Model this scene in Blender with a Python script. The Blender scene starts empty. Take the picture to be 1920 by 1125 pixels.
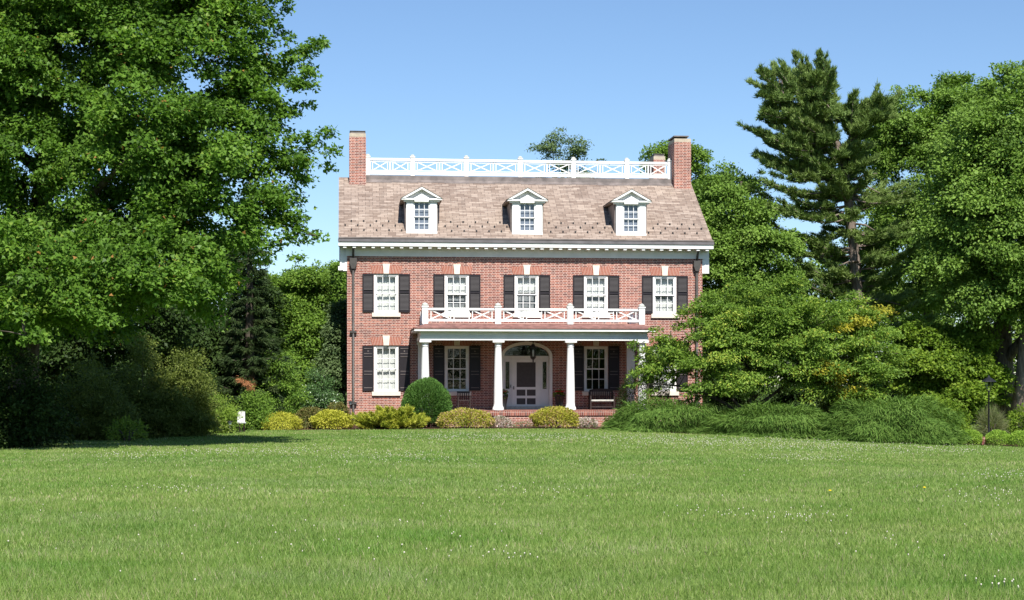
import bpy, math, random
import numpy as np
from mathutils import Vector

scn = bpy.context.scene
col = scn.collection
R = math.radians

# ------------------------------------------------------------------ camera, world, sun, exposure
EYE = 1.65
FPX = 3000.0            # focal length in pixels of a 1920 px wide frame
HOR = 720.0             # the row of the horizon in that frame
cam_d = bpy.data.cameras.new("camera")
cam = bpy.data.objects.new("camera", cam_d)
col.objects.link(cam)
cam.location = (0, 0, EYE)
cam.rotation_euler = (R(90), 0, 0)
cam_d.sensor_fit = 'HORIZONTAL'
cam_d.sensor_width = 36
cam_d.lens = FPX / 1920 * 36
cam_d.shift_y = (HOR - 562.5) / 1920
cam_d.clip_start = 0.1
cam_d.clip_end = 3000
scn.camera = cam

SUN_EL, SUN_AZ = 48.0, 13.0      # azimuth: degrees from straight behind the camera towards the right
to_sun = Vector((math.sin(R(SUN_AZ)) * math.cos(R(SUN_EL)), -math.cos(R(SUN_AZ)) * math.cos(R(SUN_EL)), math.sin(R(SUN_EL))))
world = bpy.data.worlds.new("World")
scn.world = world
world.use_nodes = True
wn = world.node_tree
sky = wn.nodes.new('ShaderNodeTexSky')
sky.sky_type = 'NISHITA'
sky.sun_disc = False
sky.sun_elevation = R(SUN_EL)
sky.sun_rotation = R(180 - SUN_AZ)
sky.altitude = 300
sky.air_density = 1.0
sky.dust_density = 0.15
sky.ozone_density = 5.5
bg = wn.nodes['Background']
bg.inputs['Strength'].default_value = 0.086
wn.links.new(sky.outputs[0], bg.inputs['Color'])
sun_d = bpy.data.lights.new("sun", 'SUN')
sun_d.energy = 4.8
sun_d.angle = R(0.5)
sun_d.color = (1.0, 0.955, 0.89)
sun = bpy.data.objects.new("sun", sun_d)
sun.rotation_euler = to_sun.to_track_quat('Z', 'Y').to_euler()
sun.location = (30, -60, 60)
col.objects.link(sun)
scn.view_settings.view_transform = 'Standard'
scn.view_settings.look = 'None'
scn.view_settings.gamma = 1
scn.view_settings.exposure = 0.75
scn.render.engine = 'CYCLES'
scn.cycles.max_bounces = 6
scn.cycles.diffuse_bounces = 2
scn.cycles.glossy_bounces = 2
scn.cycles.transmission_bounces = 3
scn.cycles.transparent_max_bounces = 8
scn.cycles.use_denoising = True

# ------------------------------------------------------------------ materials
def new_mat(name):
    m = bpy.data.materials.new(name)
    m.use_nodes = True
    nt = m.node_tree
    return m, nt, nt.nodes['Principled BSDF']

def nd(nt, t, **kw):
    n = nt.nodes.new(t)
    for k, v in kw.items():
        setattr(n, k, v)
    return n

def mixc(nt, fac, a, b, mode='MIX'):
    m = nd(nt, 'ShaderNodeMix', data_type='RGBA', blend_type=mode)
    for sock, v in ((m.inputs['Factor'], fac), (m.inputs['A'], a), (m.inputs['B'], b)):
        if hasattr(v, 'is_output'):
            nt.links.new(v, sock)
        else:
            sock.default_value = v if not isinstance(v, tuple) else (*v[:3], 1)
    return m.outputs['Result']

def ramp(nt, fac, stops):
    r = nd(nt, 'ShaderNodeValToRGB')
    els = r.color_ramp.elements
    while len(els) < len(stops):
        els.new(0.5)
    for e, (p, c) in zip(els, stops):
        e.position = p
        e.color = (*c, 1)
    nt.links.new(fac, r.inputs[0])
    return r.outputs[0]

def noise(nt, vec, scale, detail=3, rough=0.55):
    n = nd(nt, 'ShaderNodeTexNoise')
    n.inputs['Scale'].default_value = scale
    n.inputs['Detail'].default_value = detail
    n.inputs['Roughness'].default_value = rough
    nt.links.new(vec, n.inputs['Vector'])
    return n.outputs['Fac']

def tc(nt, which='Object'):
    return nd(nt, 'ShaderNodeTexCoord').outputs[which]

def scaled(nt, vec, s):
    m = nd(nt, 'ShaderNodeMapping')
    m.inputs['Scale'].default_value = s
    nt.links.new(vec, m.inputs['Vector'])
    return m.outputs[0]

def plain(name, c, rough=0.6, spec=0.3, var=0.12, nscale=6.0, metal=0.0):
    m, nt, p = new_mat(name)
    f = noise(nt, tc(nt), nscale, 4)
    lo = tuple(x * (1 - var) for x in c)
    hi = tuple(min(1, x * (1 + var)) for x in c)
    nt.links.new(ramp(nt, f, [(0.3, lo), (0.7, hi)]), p.inputs['Base Color'])
    p.inputs['Roughness'].default_value = rough
    p.inputs['Specular IOR Level'].default_value = spec
    p.inputs['Metallic'].default_value = metal
    return m

def mth(nt, op, a, b=None, c=None):
    n = nd(nt, 'ShaderNodeMath', operation=op)
    for k, v in enumerate((a, b, c)):
        if v is None: continue
        if hasattr(v, 'is_output'): nt.links.new(v, n.inputs[k])
        else: n.inputs[k].default_value = v
    return n.outputs[0]

def brick_mat(name, stops, mortar, S=0.222, Hd=0.118, h=0.0705, ms=0.017):
    """Flemish bond: stretchers of length S and headers of length Hd in courses of height h"""
    m, nt, p = new_mat(name)
    uv = tc(nt, 'UV')
    sp = nd(nt, 'ShaderNodeSeparateXYZ')
    nt.links.new(uv, sp.inputs[0])
    P = S + Hd
    zr = mth(nt, 'DIVIDE', sp.outputs[1], h)
    row = mth(nt, 'FLOOR', zr)
    fz = mth(nt, 'MULTIPLY', mth(nt, 'FRACT', zr), h)
    sh = mth(nt, 'MULTIPLY', mth(nt, 'FLOORED_MODULO', row, 2.0), P / 2)
    ux = mth(nt, 'DIVIDE', mth(nt, 'ADD', sp.outputs[0], sh), P)
    per = mth(nt, 'FLOOR', ux)
    fu = mth(nt, 'MULTIPLY', mth(nt, 'FRACT', ux), P)
    hdr = mth(nt, 'GREATER_THAN', fu, S)
    mor = mth(nt, 'MAXIMUM', mth(nt, 'LESS_THAN', fz, ms), mth(nt, 'MAXIMUM', mth(nt, 'LESS_THAN', fu, ms * .8),
              mth(nt, 'LESS_THAN', mth(nt, 'ABSOLUTE', mth(nt, 'SUBTRACT', fu, S + ms * .4)), ms * .4)))
    cb = nd(nt, 'ShaderNodeCombineXYZ')
    nt.links.new(mth(nt, 'ADD', mth(nt, 'MULTIPLY', per, 2.0), hdr), cb.inputs[0])
    nt.links.new(row, cb.inputs[1])
    wn_ = nd(nt, 'ShaderNodeTexWhiteNoise', noise_dimensions='2D')
    nt.links.new(cb.outputs[0], wn_.inputs['Vector'])
    rnd = mth(nt, 'SUBTRACT', wn_.outputs['Value'], mth(nt, 'MULTIPLY', hdr, 0.22))
    bc = ramp(nt, rnd, stops)
    f = noise(nt, uv, 0.9, 5)
    c = mixc(nt, mor, bc, mortar)
    run = ramp(nt, noise(nt, scaled(nt, uv, (1.6, 0.3, 1)), 1.0, 5, 0.6), [(0.55, (0, 0, 0)), (0.78, (.4, .4, .4))])
    c = mixc(nt, run, c, (0.20, 0.10, 0.08))
    c = mixc(nt, 1.0, c, ramp(nt, f, [(0.3, (0.85, 0.83, 0.83)), (0.7, (1.08, 1.06, 1.05))]), 'MULTIPLY')
    nt.links.new(c, p.inputs['Base Color'])
    p.inputs['Roughness'].default_value = 0.85
    p.inputs['Specular IOR Level'].default_value = 0.15
    bp = nd(nt, 'ShaderNodeBump')
    bp.inputs['Strength'].default_value = 0.3
    bp.inputs['Distance'].default_value = 0.008
    bp.invert = True
    nt.links.new(mor, bp.inputs['Height'])
    nt.links.new(bp.outputs[0], p.inputs['Normal'])
    return m

def slate_mat(name):
    m, nt, p = new_mat(name)
    uv = tc(nt, 'UV')
    b = nd(nt, 'ShaderNodeTexBrick')
    b.offset = 0.43
    b.offset_frequency = 3
    for k, v in (('Scale', 1.0), ('Mortar Size', 0.008), ('Mortar Smooth', 0.2), ('Bias', 0.0), ('Brick Width', 0.31), ('Row Height', 0.145)):
        b.inputs[k].default_value = v
    b.inputs['Color1'].default_value = (0.20, 0.148, 0.118, 1)
    b.inputs['Color2'].default_value = (0.35, 0.28, 0.23, 1)
    b.inputs['Mortar'].default_value = (0.09, 0.07, 0.06, 1)
    nt.links.new(uv, b.inputs['Vector'])
    streak = noise(nt, scaled(nt, uv, (0.9, 6.5, 1)), 1.0, 5, 0.65)
    pale = ramp(nt, streak, [(0.54, (0, 0, 0)), (0.72, (1, 1, 1))])
    c = mixc(nt, pale, b.outputs['Color'], (0.43, 0.365, 0.31))
    run = ramp(nt, noise(nt, scaled(nt, uv, (2.4, 0.22, 1)), 1.0, 4, 0.6), [(0.56, (0, 0, 0)), (0.76, (.5, .5, .5))])
    c = mixc(nt, run, c, (0.13, 0.105, 0.09))
    moss = ramp(nt, noise(nt, uv, 1.7, 5, 0.7), [(0.64, (0, 0, 0)), (0.78, (.45, .45, .45))])
    c = mixc(nt, moss, c, (0.20, 0.18, 0.12))
    big = noise(nt, uv, 0.35, 3)
    c = mixc(nt, 1.0, c, ramp(nt, big, [(0.3, (0.86, 0.84, 0.84)), (0.7, (1.07, 1.06, 1.04))]), 'MULTIPLY')
    nt.links.new(c, p.inputs['Base Color'])
    p.inputs['Roughness'].default_value = 0.75
    p.inputs['Specular IOR Level'].default_value = 0.25
    bp = nd(nt, 'ShaderNodeBump')
    bp.inputs['Strength'].default_value = 0.5
    bp.inputs['Distance'].default_value = 0.015
    bp.invert = True
    nt.links.new(b.outputs['Fac'], bp.inputs['Height'])
    nt.links.new(bp.outputs[0], p.inputs['Normal'])
    return m

def glass_mat(name, tint=(0.95, 0.96, 0.97)):
    m, nt, p = new_mat(name)
    nt.nodes.remove(p)
    t = nd(nt, 'ShaderNodeBsdfTransparent')
    t.inputs[0].default_value = (*tint, 1)
    g = nd(nt, 'ShaderNodeBsdfGlossy')
    g.inputs['Roughness'].default_value = 0.015
    geo = nd(nt, 'ShaderNodeNewGeometry')
    dt = nd(nt, 'ShaderNodeVectorMath', operation='DOT_PRODUCT')
    nt.links.new(geo.outputs['Normal'], dt.inputs[0])
    nt.links.new(geo.outputs['Incoming'], dt.inputs[1])
    inv = mth(nt, 'SUBTRACT', 1.0, mth(nt, 'ABSOLUTE', dt.outputs['Value']))
    fres = mth(nt, 'MULTIPLY_ADD', mth(nt, 'POWER', inv, 5.0), 0.94, 0.05)
    w = noise(nt, tc(nt), 3.0, 2)
    bp = nd(nt, 'ShaderNodeBump')
    bp.inputs['Strength'].default_value = 0.15
    bp.inputs['Distance'].default_value = 0.02
    nt.links.new(w, bp.inputs['Height'])
    nt.links.new(bp.outputs[0], g.inputs['Normal'])
    mx = nd(nt, 'ShaderNodeMixShader')
    nt.links.new(fres, mx.inputs[0])
    nt.links.new(t.outputs[0], mx.inputs[1])
    nt.links.new(g.outputs[0], mx.inputs[2])
    nt.links.new(mx.outputs[0], nt.nodes['Material Output'].inputs['Surface'])
    return m

def leaf_mat(name, stops, trans=0.3, rough=0.5, spec=0.12, tcol=None):
    """leaf colours run over the attribute tint, a random number per leaf and per twig"""
    m, nt, p = new_mat(name)
    a = nd(nt, 'ShaderNodeAttribute', attribute_name='tint')
    n = len(stops)
    st = [(i / (n - 1), c) for i, c in enumerate(stops)] if not isinstance(stops[0][0], (int, float)) or len(stops[0]) == 3 else stops
    c = ramp(nt, a.outputs['Fac'], st)
    nt.links.new(c, p.inputs['Base Color'])
    p.inputs['Roughness'].default_value = rough
    p.inputs['Specular IOR Level'].default_value = spec
    tr = nd(nt, 'ShaderNodeBsdfTranslucent')
    nt.links.new(mixc(nt, 1.0, c, tcol or (1.25, 1.35, 0.6), 'MULTIPLY'), tr.inputs[0])
    mx = nd(nt, 'ShaderNodeMixShader')
    mx.inputs[0].default_value = trans
    nt.links.new(p.outputs[0], mx.inputs[1])
    nt.links.new(tr.outputs[0], mx.inputs[2])
    nt.links.new(mx.outputs[0], nt.nodes['Material Output'].inputs['Surface'])
    return m

def bark_mat(name, c1, c2):
    m, nt, p = new_mat(name)
    f = noise(nt, scaled(nt, tc(nt), (9, 9, 1.6)), 1.0, 5, 0.7)
    nt.links.new(ramp(nt, f, [(0.35, c1), (0.65, c2)]), p.inputs['Base Color'])
    p.inputs['Roughness'].default_value = 0.9
    p.inputs['Specular IOR Level'].default_value = 0.1
    bp = nd(nt, 'ShaderNodeBump')
    bp.inputs['Strength'].default_value = 0.6
    bp.inputs['Distance'].default_value = 0.04
    nt.links.new(f, bp.inputs['Height'])
    nt.links.new(bp.outputs[0], p.inputs['Normal'])
    return m

def ground_mat(name, stops, s1, s2):
    m, nt, p = new_mat(name)
    o = tc(nt)
    f1, f2 = noise(nt, o, s1, 4), noise(nt, o, s2, 4, 0.7)
    mm = nd(nt, 'ShaderNodeMath', operation='MULTIPLY_ADD')
    mm.inputs[1].default_value = 0.5
    nt.links.new(f1, mm.inputs[0])
    h = nd(nt, 'ShaderNodeMath', operation='MULTIPLY')
    h.inputs[1].default_value = 0.5
    nt.links.new(f2, h.inputs[0])
    nt.links.new(h.outputs[0], mm.inputs[2])
    nt.links.new(ramp(nt, mm.outputs[0], stops), p.inputs['Base Color'])
    p.inputs['Roughness'].default_value = 0.95
    p.inputs['Specular IOR Level'].default_value = 0.05
    return m

def grass_mat(name):
    m, nt, p = new_mat(name)
    o = tc(nt)
    a = nd(nt, 'ShaderNodeAttribute', attribute_name='tint')
    patch = noise(nt, scaled(nt, o, (0.35, 0.5, 0.35)), 1.0, 5, 0.6)
    c1 = ramp(nt, a.outputs['Fac'], [(0.0, (0.074, 0.132, 0.018)), (0.4, (0.152, 0.248, 0.044)), (0.75, (0.248, 0.344, 0.084)), (0.93, (0.35, 0.385, 0.15)), (1.0, (0.38, 0.34, 0.19))])
    c = mixc(nt, 1.0, c1, ramp(nt, patch, [(0.28, (0.66, 0.86, 0.60)), (0.5, (1.0, 1.0, 1.0)), (0.74, (1.22, 1.12, 1.6))]), 'MULTIPLY')
    band = noise(nt, scaled(nt, o, (0.05, 0.16, 0.1)), 1.0, 4, 0.55)
    c = mixc(nt, 1.0, c, ramp(nt, band, [(0.32, (0.80, 0.88, 0.85)), (0.5, (1.0, 1.0, 1.0)), (0.68, (1.18, 1.08, 1.2))]), 'MULTIPLY')
    dry = ramp(nt, noise(nt, scaled(nt, o, (0.9, 1.1, 0.9)), 1.0, 4, 0.6), [(0.66, (0, 0, 0)), (0.8, (.55, .55, .55))])
    c = mixc(nt, dry, c, (0.30, 0.27, 0.11))
    nt.links.new(c, p.inputs['Base Color'])
    p.inputs['Roughness'].default_value = 0.5
    p.inputs['Specular IOR Level'].default_value = 0.25
    tr = nd(nt, 'ShaderNodeBsdfTranslucent')
    nt.links.new(c, tr.inputs[0])
    mx = nd(nt, 'ShaderNodeMixShader')
    mx.inputs[0].default_value = 0.35
    nt.links.new(p.outputs[0], mx.inputs[1])
    nt.links.new(tr.outputs[0], mx.inputs[2])
    nt.links.new(mx.outputs[0], nt.nodes['Material Output'].inputs['Surface'])
    return m

M = {}
M['white'] = plain('white_paint', (0.76, 0.76, 0.74), 0.5, 0.3, 0.07, 2.2)
BR = [(0.0, (0.12, 0.045, 0.038)), (0.3, (0.20, 0.06, 0.045)), (0.7, (0.27, 0.088, 0.06)), (1.0, (0.34, 0.125, 0.085))]
M['brick'] = brick_mat('red_brick', BR, (0.63, 0.49, 0.42))
M['rowlock'] = brick_mat('rowlock_brick', BR, (0.52, 0.41, 0.345), 0.075, 0.075, 0.25, 0.014)
M['archbrick'] = plain('orange_rubbed_brick', (0.31, 0.098, 0.062), 0.85, 0.15, 0.2, 30)
M['mortar'] = plain('pale_mortar', (0.54, 0.42, 0.36), 0.9, 0.1)
M['slate'] = slate_mat('weathered_slate')
M['flash'] = plain('dull_lead_flashing', (0.16, 0.135, 0.125), 0.55, 0.4, 0.35, 2.5)
M['gutter'] = plain('grey_gutter_metal', (0.125, 0.115, 0.12), 0.5, 0.4, 0.25, 2.0)
M['stone'] = plain('cream_limestone', (0.66, 0.605, 0.51), 0.8, 0.2, 0.08, 5)
M['shutter'] = plain('black_shutter_paint', (0.015, 0.012, 0.015), 0.5, 0.3, 0.15, 4)
M['glass'] = glass_mat('window_glass')
M['blind'] = plain('white_window_shade', (0.58, 0.59, 0.55), 0.8, 0.1, 0.05, 2)
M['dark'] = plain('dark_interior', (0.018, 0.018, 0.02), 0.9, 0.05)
M['iron'] = plain('black_iron', (0.014, 0.014, 0.016), 0.4, 0.45)
M['pipe'] = plain('dull_downspout_metal', (0.055, 0.05, 0.045), 0.5, 0.4, 0.25, 3)
M['screen'] = plain('grey_insect_screen', (0.085, 0.08, 0.08), 0.8, 0.15, 0.1, 8)
M['porchroof'] = plain('red_brown_roofing', (0.20, 0.10, 0.085), 0.7, 0.25, 0.35, 4)
M['wood'] = plain('dark_stained_wood', (0.030, 0.020, 0.018), 0.5, 0.35, 0.3, 8)
M['terracotta'] = plain('terracotta', (0.34, 0.12, 0.07), 0.8, 0.2, 0.15, 9)
M['cap'] = plain('weathered_stone_cap', (0.42, 0.36, 0.28), 0.85, 0.15, 0.15, 6)
M['greycap'] = plain('weathered_grey_wood', (0.45, 0.46, 0.42), 0.8, 0.15, 0.2, 9)
M['ceil'] = plain('grey_blue_porch_ceiling', (0.22, 0.24, 0.25), 0.7, 0.2)
M['curtain'] = plain('grey_curtain', (0.20, 0.21, 0.21), 0.9, 0.05, 0.3, 5)
M['skytint'] = plain('painted_sky_reflection', (0.17, 0.195, 0.24), 0.8, 0.1)  # sky reflection of the dormer panes, put into the colour
M['lens'] = plain('frosted_lamp_glass', (0.75, 0.75, 0.72), 0.3, 0.5, 0.03)
M['soil'] = ground_mat('mulch', [(0.35, (0.035, 0.02, 0.014)), (0.65, (0.10, 0.058, 0.038))], 3.0, 30.0)
M['ground'] = ground_mat('lawn_soil', [(0.3, (0.085, 0.125, 0.030)), (0.7, (0.15, 0.20, 0.056))], 0.5, 9.0)
M['grass'] = grass_mat('grass_blades')
M['clover'] = plain('clover_petals', (0.56, 0.52, 0.44), 0.7, 0.2, 0.15, 40)
M['dandelion'] = plain('dandelion_petals', (0.75, 0.55, 0.02), 0.7, 0.2)
M['stem'] = plain('plant_stem', (0.06, 0.12, 0.03), 0.7, 0.2)
M['redflower'] = plain('red_flower_petals', (0.45, 0.05, 0.03), 0.6, 0.2, 0.3, 30)
M['bark'] = bark_mat('grey_bark', (0.045, 0.036, 0.028), (0.15, 0.125, 0.10))
M['pinebark'] = bark_mat('pine_bark', (0.10, 0.075, 0.06), (0.26, 0.215, 0.18))
M['deadwood'] = plain('dead_wood', (0.42, 0.37, 0.31), 0.8, 0.1, 0.2, 6)
M['maple'] = leaf_mat('maple_leaves', [(0.0, (0.053, 0.106, 0.018)), (0.5, (0.105, 0.207, 0.028)), (0.93, (0.172, 0.295, 0.042)), (0.985, (0.238, 0.276, 0.05)), (1.0, (0.358, 0.188, 0.06))], 0.4, 0.45, 0.15)
M['shadegreen'] = leaf_mat('shade_darkened_leaves', [(0.018, 0.036, 0.010), (0.032, 0.060, 0.014), (0.055, 0.092, 0.022)], 0.2)  # leaf colour darkened to stand in for deep shade
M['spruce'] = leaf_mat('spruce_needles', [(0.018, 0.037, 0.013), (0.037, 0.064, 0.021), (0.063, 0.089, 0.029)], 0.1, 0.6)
M['bluespruce'] = leaf_mat('blue_needles', [(0.05, 0.085, 0.048), (0.085, 0.125, 0.07), (0.13, 0.165, 0.10)], 0.1, 0.6)
M['pine'] = leaf_mat('pine_needles', [(0.072, 0.122, 0.032), (0.132, 0.205, 0.052), (0.21, 0.285, 0.082)], 0.15, 0.55)
M['midgreen'] = leaf_mat('mid_green_leaves', [(0.067, 0.132, 0.022), (0.132, 0.231, 0.033), (0.212, 0.322, 0.053)], 0.3)
M['yellowgreen'] = leaf_mat('yellow_green_leaves', [(0.068, 0.126, 0.016), (0.136, 0.225, 0.023), (0.23, 0.314, 0.04)], 0.35)
M['oakgreen'] = leaf_mat('olive_green_leaves', [(0.077, 0.14, 0.025), (0.146, 0.247, 0.041), (0.231, 0.352, 0.07)], 0.28)
M['dogwood'] = leaf_mat('dogwood_leaves', [(0.0, (0.068, 0.127, 0.02)), (0.5, (0.144, 0.242, 0.036)), (0.85, (0.238, 0.342, 0.054)), (1.0, (0.375, 0.395, 0.061))], 0.3)
M['dogyellow'] = leaf_mat('yellowing_leaves', [(0.16, 0.20, 0.03), (0.36, 0.34, 0.04), (0.50, 0.42, 0.05)], 0.3)
M['paleblue'] = leaf_mat('pale_sparse_leaves', [(0.07, 0.115, 0.045), (0.115, 0.17, 0.065), (0.17, 0.235, 0.10)], 0.25)
M['olive'] = leaf_mat('olive_shrub_leaves', [(0.075, 0.105, 0.022), (0.135, 0.175, 0.036), (0.20, 0.235, 0.058)], 0.3)
M['lime'] = leaf_mat('lime_shrub_leaves', [(0.108, 0.18, 0.026), (0.192, 0.288, 0.042), (0.288, 0.384, 0.072)], 0.35)
M['holly'] = leaf_mat('dark_glossy_leaves', [(0.035, 0.074, 0.024), (0.066, 0.133, 0.039), (0.118, 0.196, 0.06)], 0.1, 0.3, 0.5)
M['gold'] = leaf_mat('golden_foliage', [(0.19, 0.22, 0.025), (0.40, 0.41, 0.045), (0.56, 0.53, 0.09)], 0.25)
M['juniper'] = leaf_mat('yellow_juniper_foliage', [(0.131, 0.186, 0.027), (0.316, 0.355, 0.042), (0.52, 0.506, 0.076)], 0.2)
M['yew'] = leaf_mat('clipped_green_foliage', [(0.039, 0.098, 0.021), (0.081, 0.176, 0.036), (0.137, 0.247, 0.058)], 0.2)
M['spirea'] = leaf_mat('pink_gold_spirea', [(0.0, (0.12, 0.16, 0.020)), (0.4, (0.27, 0.30, 0.034)), (0.72, (0.42, 0.40, 0.06)), (0.82, (0.46, 0.30, 0.15)), (1.0, (0.52, 0.32, 0.25))], 0.25)
M['goldspirea'] = leaf_mat('gold_spirea', [(0.0, (0.14, 0.17, 0.022)), (0.4, (0.30, 0.31, 0.035)), (0.8, (0.44, 0.40, 0.07)), (1.0, (0.46, 0.29, 0.16))], 0.25)
M['brownspirea'] = leaf_mat('bronze_spirea', [(0.06, 0.10, 0.03), (0.14, 0.16, 0.04), (0.27, 0.20, 0.09)], 0.25)
M['pinkwhite'] = leaf_mat('pale_pink_flowers', [(0.0, (0.10, 0.14, 0.05)), (0.45, (0.17, 0.20, 0.09)), (0.55, (0.45, 0.36, 0.32)), (1.0, (0.68, 0.55, 0.52))], 0.2)
M['weep'] = leaf_mat('weeping_foliage', [(0.046, 0.098, 0.016), (0.092, 0.172, 0.030), (0.150, 0.24, 0.050)], 0.25, 0.7, 0.1)
M['box'] = leaf_mat('boxwood_leaves', [(0.105, 0.211, 0.029), (0.211, 0.351, 0.046), (0.351, 0.491, 0.079)], 0.25)
M['reedgrass'] = leaf_mat('ornamental_grass', [(0.10, 0.14, 0.05), (0.18, 0.21, 0.09), (0.27, 0.27, 0.14)], 0.3)
M['farwood'] = leaf_mat('far_wood_leaves', [(0.065, 0.118, 0.024), (0.118, 0.192, 0.034), (0.181, 0.259, 0.051)], 0.25)
M['deadneedle'] = leaf_mat('dead_needles', [(0.20, 0.08, 0.035), (0.34, 0.14, 0.06), (0.45, 0.22, 0.11)], 0.1)

# ------------------------------------------------------------------ helpers: objects
def tag(o, label=None, cat=None, group=None, kind=None):
    if label: o['label'] = label
    if cat: o['category'] = cat
    if group: o['group'] = group
    if kind: o['kind'] = kind
    return o

def empty(name, loc, label=None, cat=None, group=None, rz=0.0):
    o = bpy.data.objects.new(name, None)
    o.empty_display_size = 0.3
    col.objects.link(o)
    o.location = loc
    o.rotation_euler = (0, 0, rz)
    return tag(o, label, cat, group)

class MB:
    """collects boxes, prisms, tubes and lathes; build() links them as ONE mesh object with box-mapped uv in metres"""
    def __init__(s):
        s.v, s.f, s.sm = [], [], []
    def poly(s, pts, smooth=False):
        b = len(s.v)
        s.v += [tuple(p) for p in pts]
        s.f.append(tuple(range(b, b + len(pts))))
        s.sm.append(smooth)
        return s
    def box(s, x0, x1, y0, y1, z0, z1):
        b = len(s.v)
        s.v += [(x0, y0, z0), (x1, y0, z0), (x1, y1, z0), (x0, y1, z0), (x0, y0, z1), (x1, y0, z1), (x1, y1, z1), (x0, y1, z1)]
        for q in ((0, 1, 5, 4), (1, 2, 6, 5), (2, 3, 7, 6), (3, 0, 4, 7), (4, 5, 6, 7), (3, 2, 1, 0)):
            s.f.append(tuple(b + i for i in q)); s.sm.append(False)
        return s
    def prism(s, pts, y0, y1):
        """outline of (x, z) points, counter-clockwise seen from -y, extruded from y0 (front) to y1"""
        n, b = len(pts), len(s.v)
        s.v += [(x, y0, z) for x, z in pts] + [(x, y1, z) for x, z in pts]
        s.f.append(tuple(range(b, b + n))); s.sm.append(False)
        s.f.append(tuple(range(b + 2 * n - 1, b + n - 1, -1))); s.sm.append(False)
        for i in range(n):
            j = (i + 1) % n
            s.f.append((b + j, b + i, b + n + i, b + n + j)); s.sm.append(False)
        return s
    def bar(s, x0, z0, x1, z1, w, y0, y1):
        dx, dz = x1 - x0, z1 - z0
        L = math.hypot(dx, dz)
        nx, nz = -dz / L * w / 2, dx / L * w / 2
        return s.prism([(x0 - nx, z0 - nz), (x1 - nx, z1 - nz), (x1 + nx, z1 + nz), (x0 + nx, z0 + nz)], y0, y1)
    def lathe(s, prof, x=0, y=0, n=16, smooth=True):
        b = len(s.v)
        for r, z in prof:
            for k in range(n):
                a = 2 * math.pi * k / n
                s.v.append((x + r * math.cos(a), y + r * math.sin(a), z))
        for i in range(len(prof) - 1):
            for k in range(n):
                k2 = (k + 1) % n
                s.f.append((b + i * n + k, b + i * n + k2, b + (i + 1) * n + k2, b + (i + 1) * n + k)); s.sm.append(smooth)
        s.f.append(tuple(b + k for k in reversed(range(n)))); s.sm.append(False)
        e = b + (len(prof) - 1) * n
        s.f.append(tuple(e + k for k in range(n))); s.sm.append(False)
        return s
    def tube(s, pts, rad, n=6):
        pts = [Vector(p) for p in pts]
        b = len(s.v)
        for i, p in enumerate(pts):
            d = (pts[min(i + 1, len(pts) - 1)] - pts[max(i - 1, 0)])
            d = d.normalized() if d.length > 1e-6 else Vector((0, 0, 1))
            a = d.cross(Vector((0.31, 0.95, 0.05)) if abs(d.y) < 0.9 else Vector((1, 0, 0))).normalized()
            c = d.cross(a)
            r = rad[i] if isinstance(rad, (list, tuple)) else rad
            for k in range(n):
                t = 2 * math.pi * k / n
                q = p + a * (r * math.cos(t)) + c * (r * math.sin(t))
                s.v.append((q.x, q.y, q.z))
        for i in range(len(pts) - 1):
            for k in range(n):
                k2 = (k + 1) % n
                s.f.append((b + i * n + k, b + i * n + k2, b + (i + 1) * n + k2, b + (i + 1) * n + k)); s.sm.append(True)
        s.f.append(tuple(b + k for k in reversed(range(n)))); s.sm.append(False)
        e = b + (len(pts) - 1) * n
        s.f.append(tuple(e + k for k in range(n))); s.sm.append(False)
        return s
    def build(s, name, mat, parent=None, loc=None):
        me = bpy.data.meshes.new(name)
        me.from_pydata(s.v, [], s.f)
        me.polygons.foreach_set('use_smooth', s.sm)
        uv = me.uv_layers.new(name='UVMap')
        nv = np.empty(len(me.vertices) * 3); me.vertices.foreach_get('co', nv); nv = nv.reshape(-1, 3)
        li = np.empty(len(me.loops), dtype=np.int32); me.loops.foreach_get('vertex_index', li)
        nr = np.empty(len(me.polygons) * 3); me.polygons.foreach_get('normal', nr); nr = np.abs(nr.reshape(-1, 3))
        lt = np.empty(len(me.polygons), dtype=np.int32); me.polygons.foreach_get('loop_total', lt)
        pn = np.repeat(nr, lt, axis=0)
        co = nv[li]
        ax = pn.argmax(1)
        out = np.empty((len(li), 2))
        out[:, 0] = np.where(ax == 0, co[:, 1], co[:, 0])
        out[:, 1] = np.where(ax == 2, co[:, 1] * 1.22, co[:, 2])
        uv.data.foreach_set('uv', out.ravel())
        me.materials.append(mat)
        me.update()
        o = bpy.data.objects.new(name, me)
        col.objects.link(o)
        if parent is not None: o.parent = parent
        if loc is not None: o.location = loc
        return o

def dup(o, parent, loc=None):
    c = o.copy()
    col.objects.link(c)
    c.parent = parent
    if loc is not None: c.location = loc
    return c

# ------------------------------------------------------------------ helpers: foliage
LEAF = {   # outlines: across, along
    'kite': [(0, 0), (-0.36, 0.45), (0, 1.0), (0.36, 0.45)],
    'maple': [(0, 0), (-0.52, 0.22), (-0.24, 0.48), (0, 1.0), (0.24, 0.48), (0.52, 0.22)],
    'needle': [(-0.5, 0), (0.0, 1.0), (0.5, 0)],
    'blade': [(-0.5, 0), (-0.36, 0.55), (0.0, 1.0), (0.36, 0.55), (0.5, 0)],
}
def unit(a):
    return a / np.maximum(np.linalg.norm(a, axis=1, keepdims=True), 1e-9)

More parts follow.
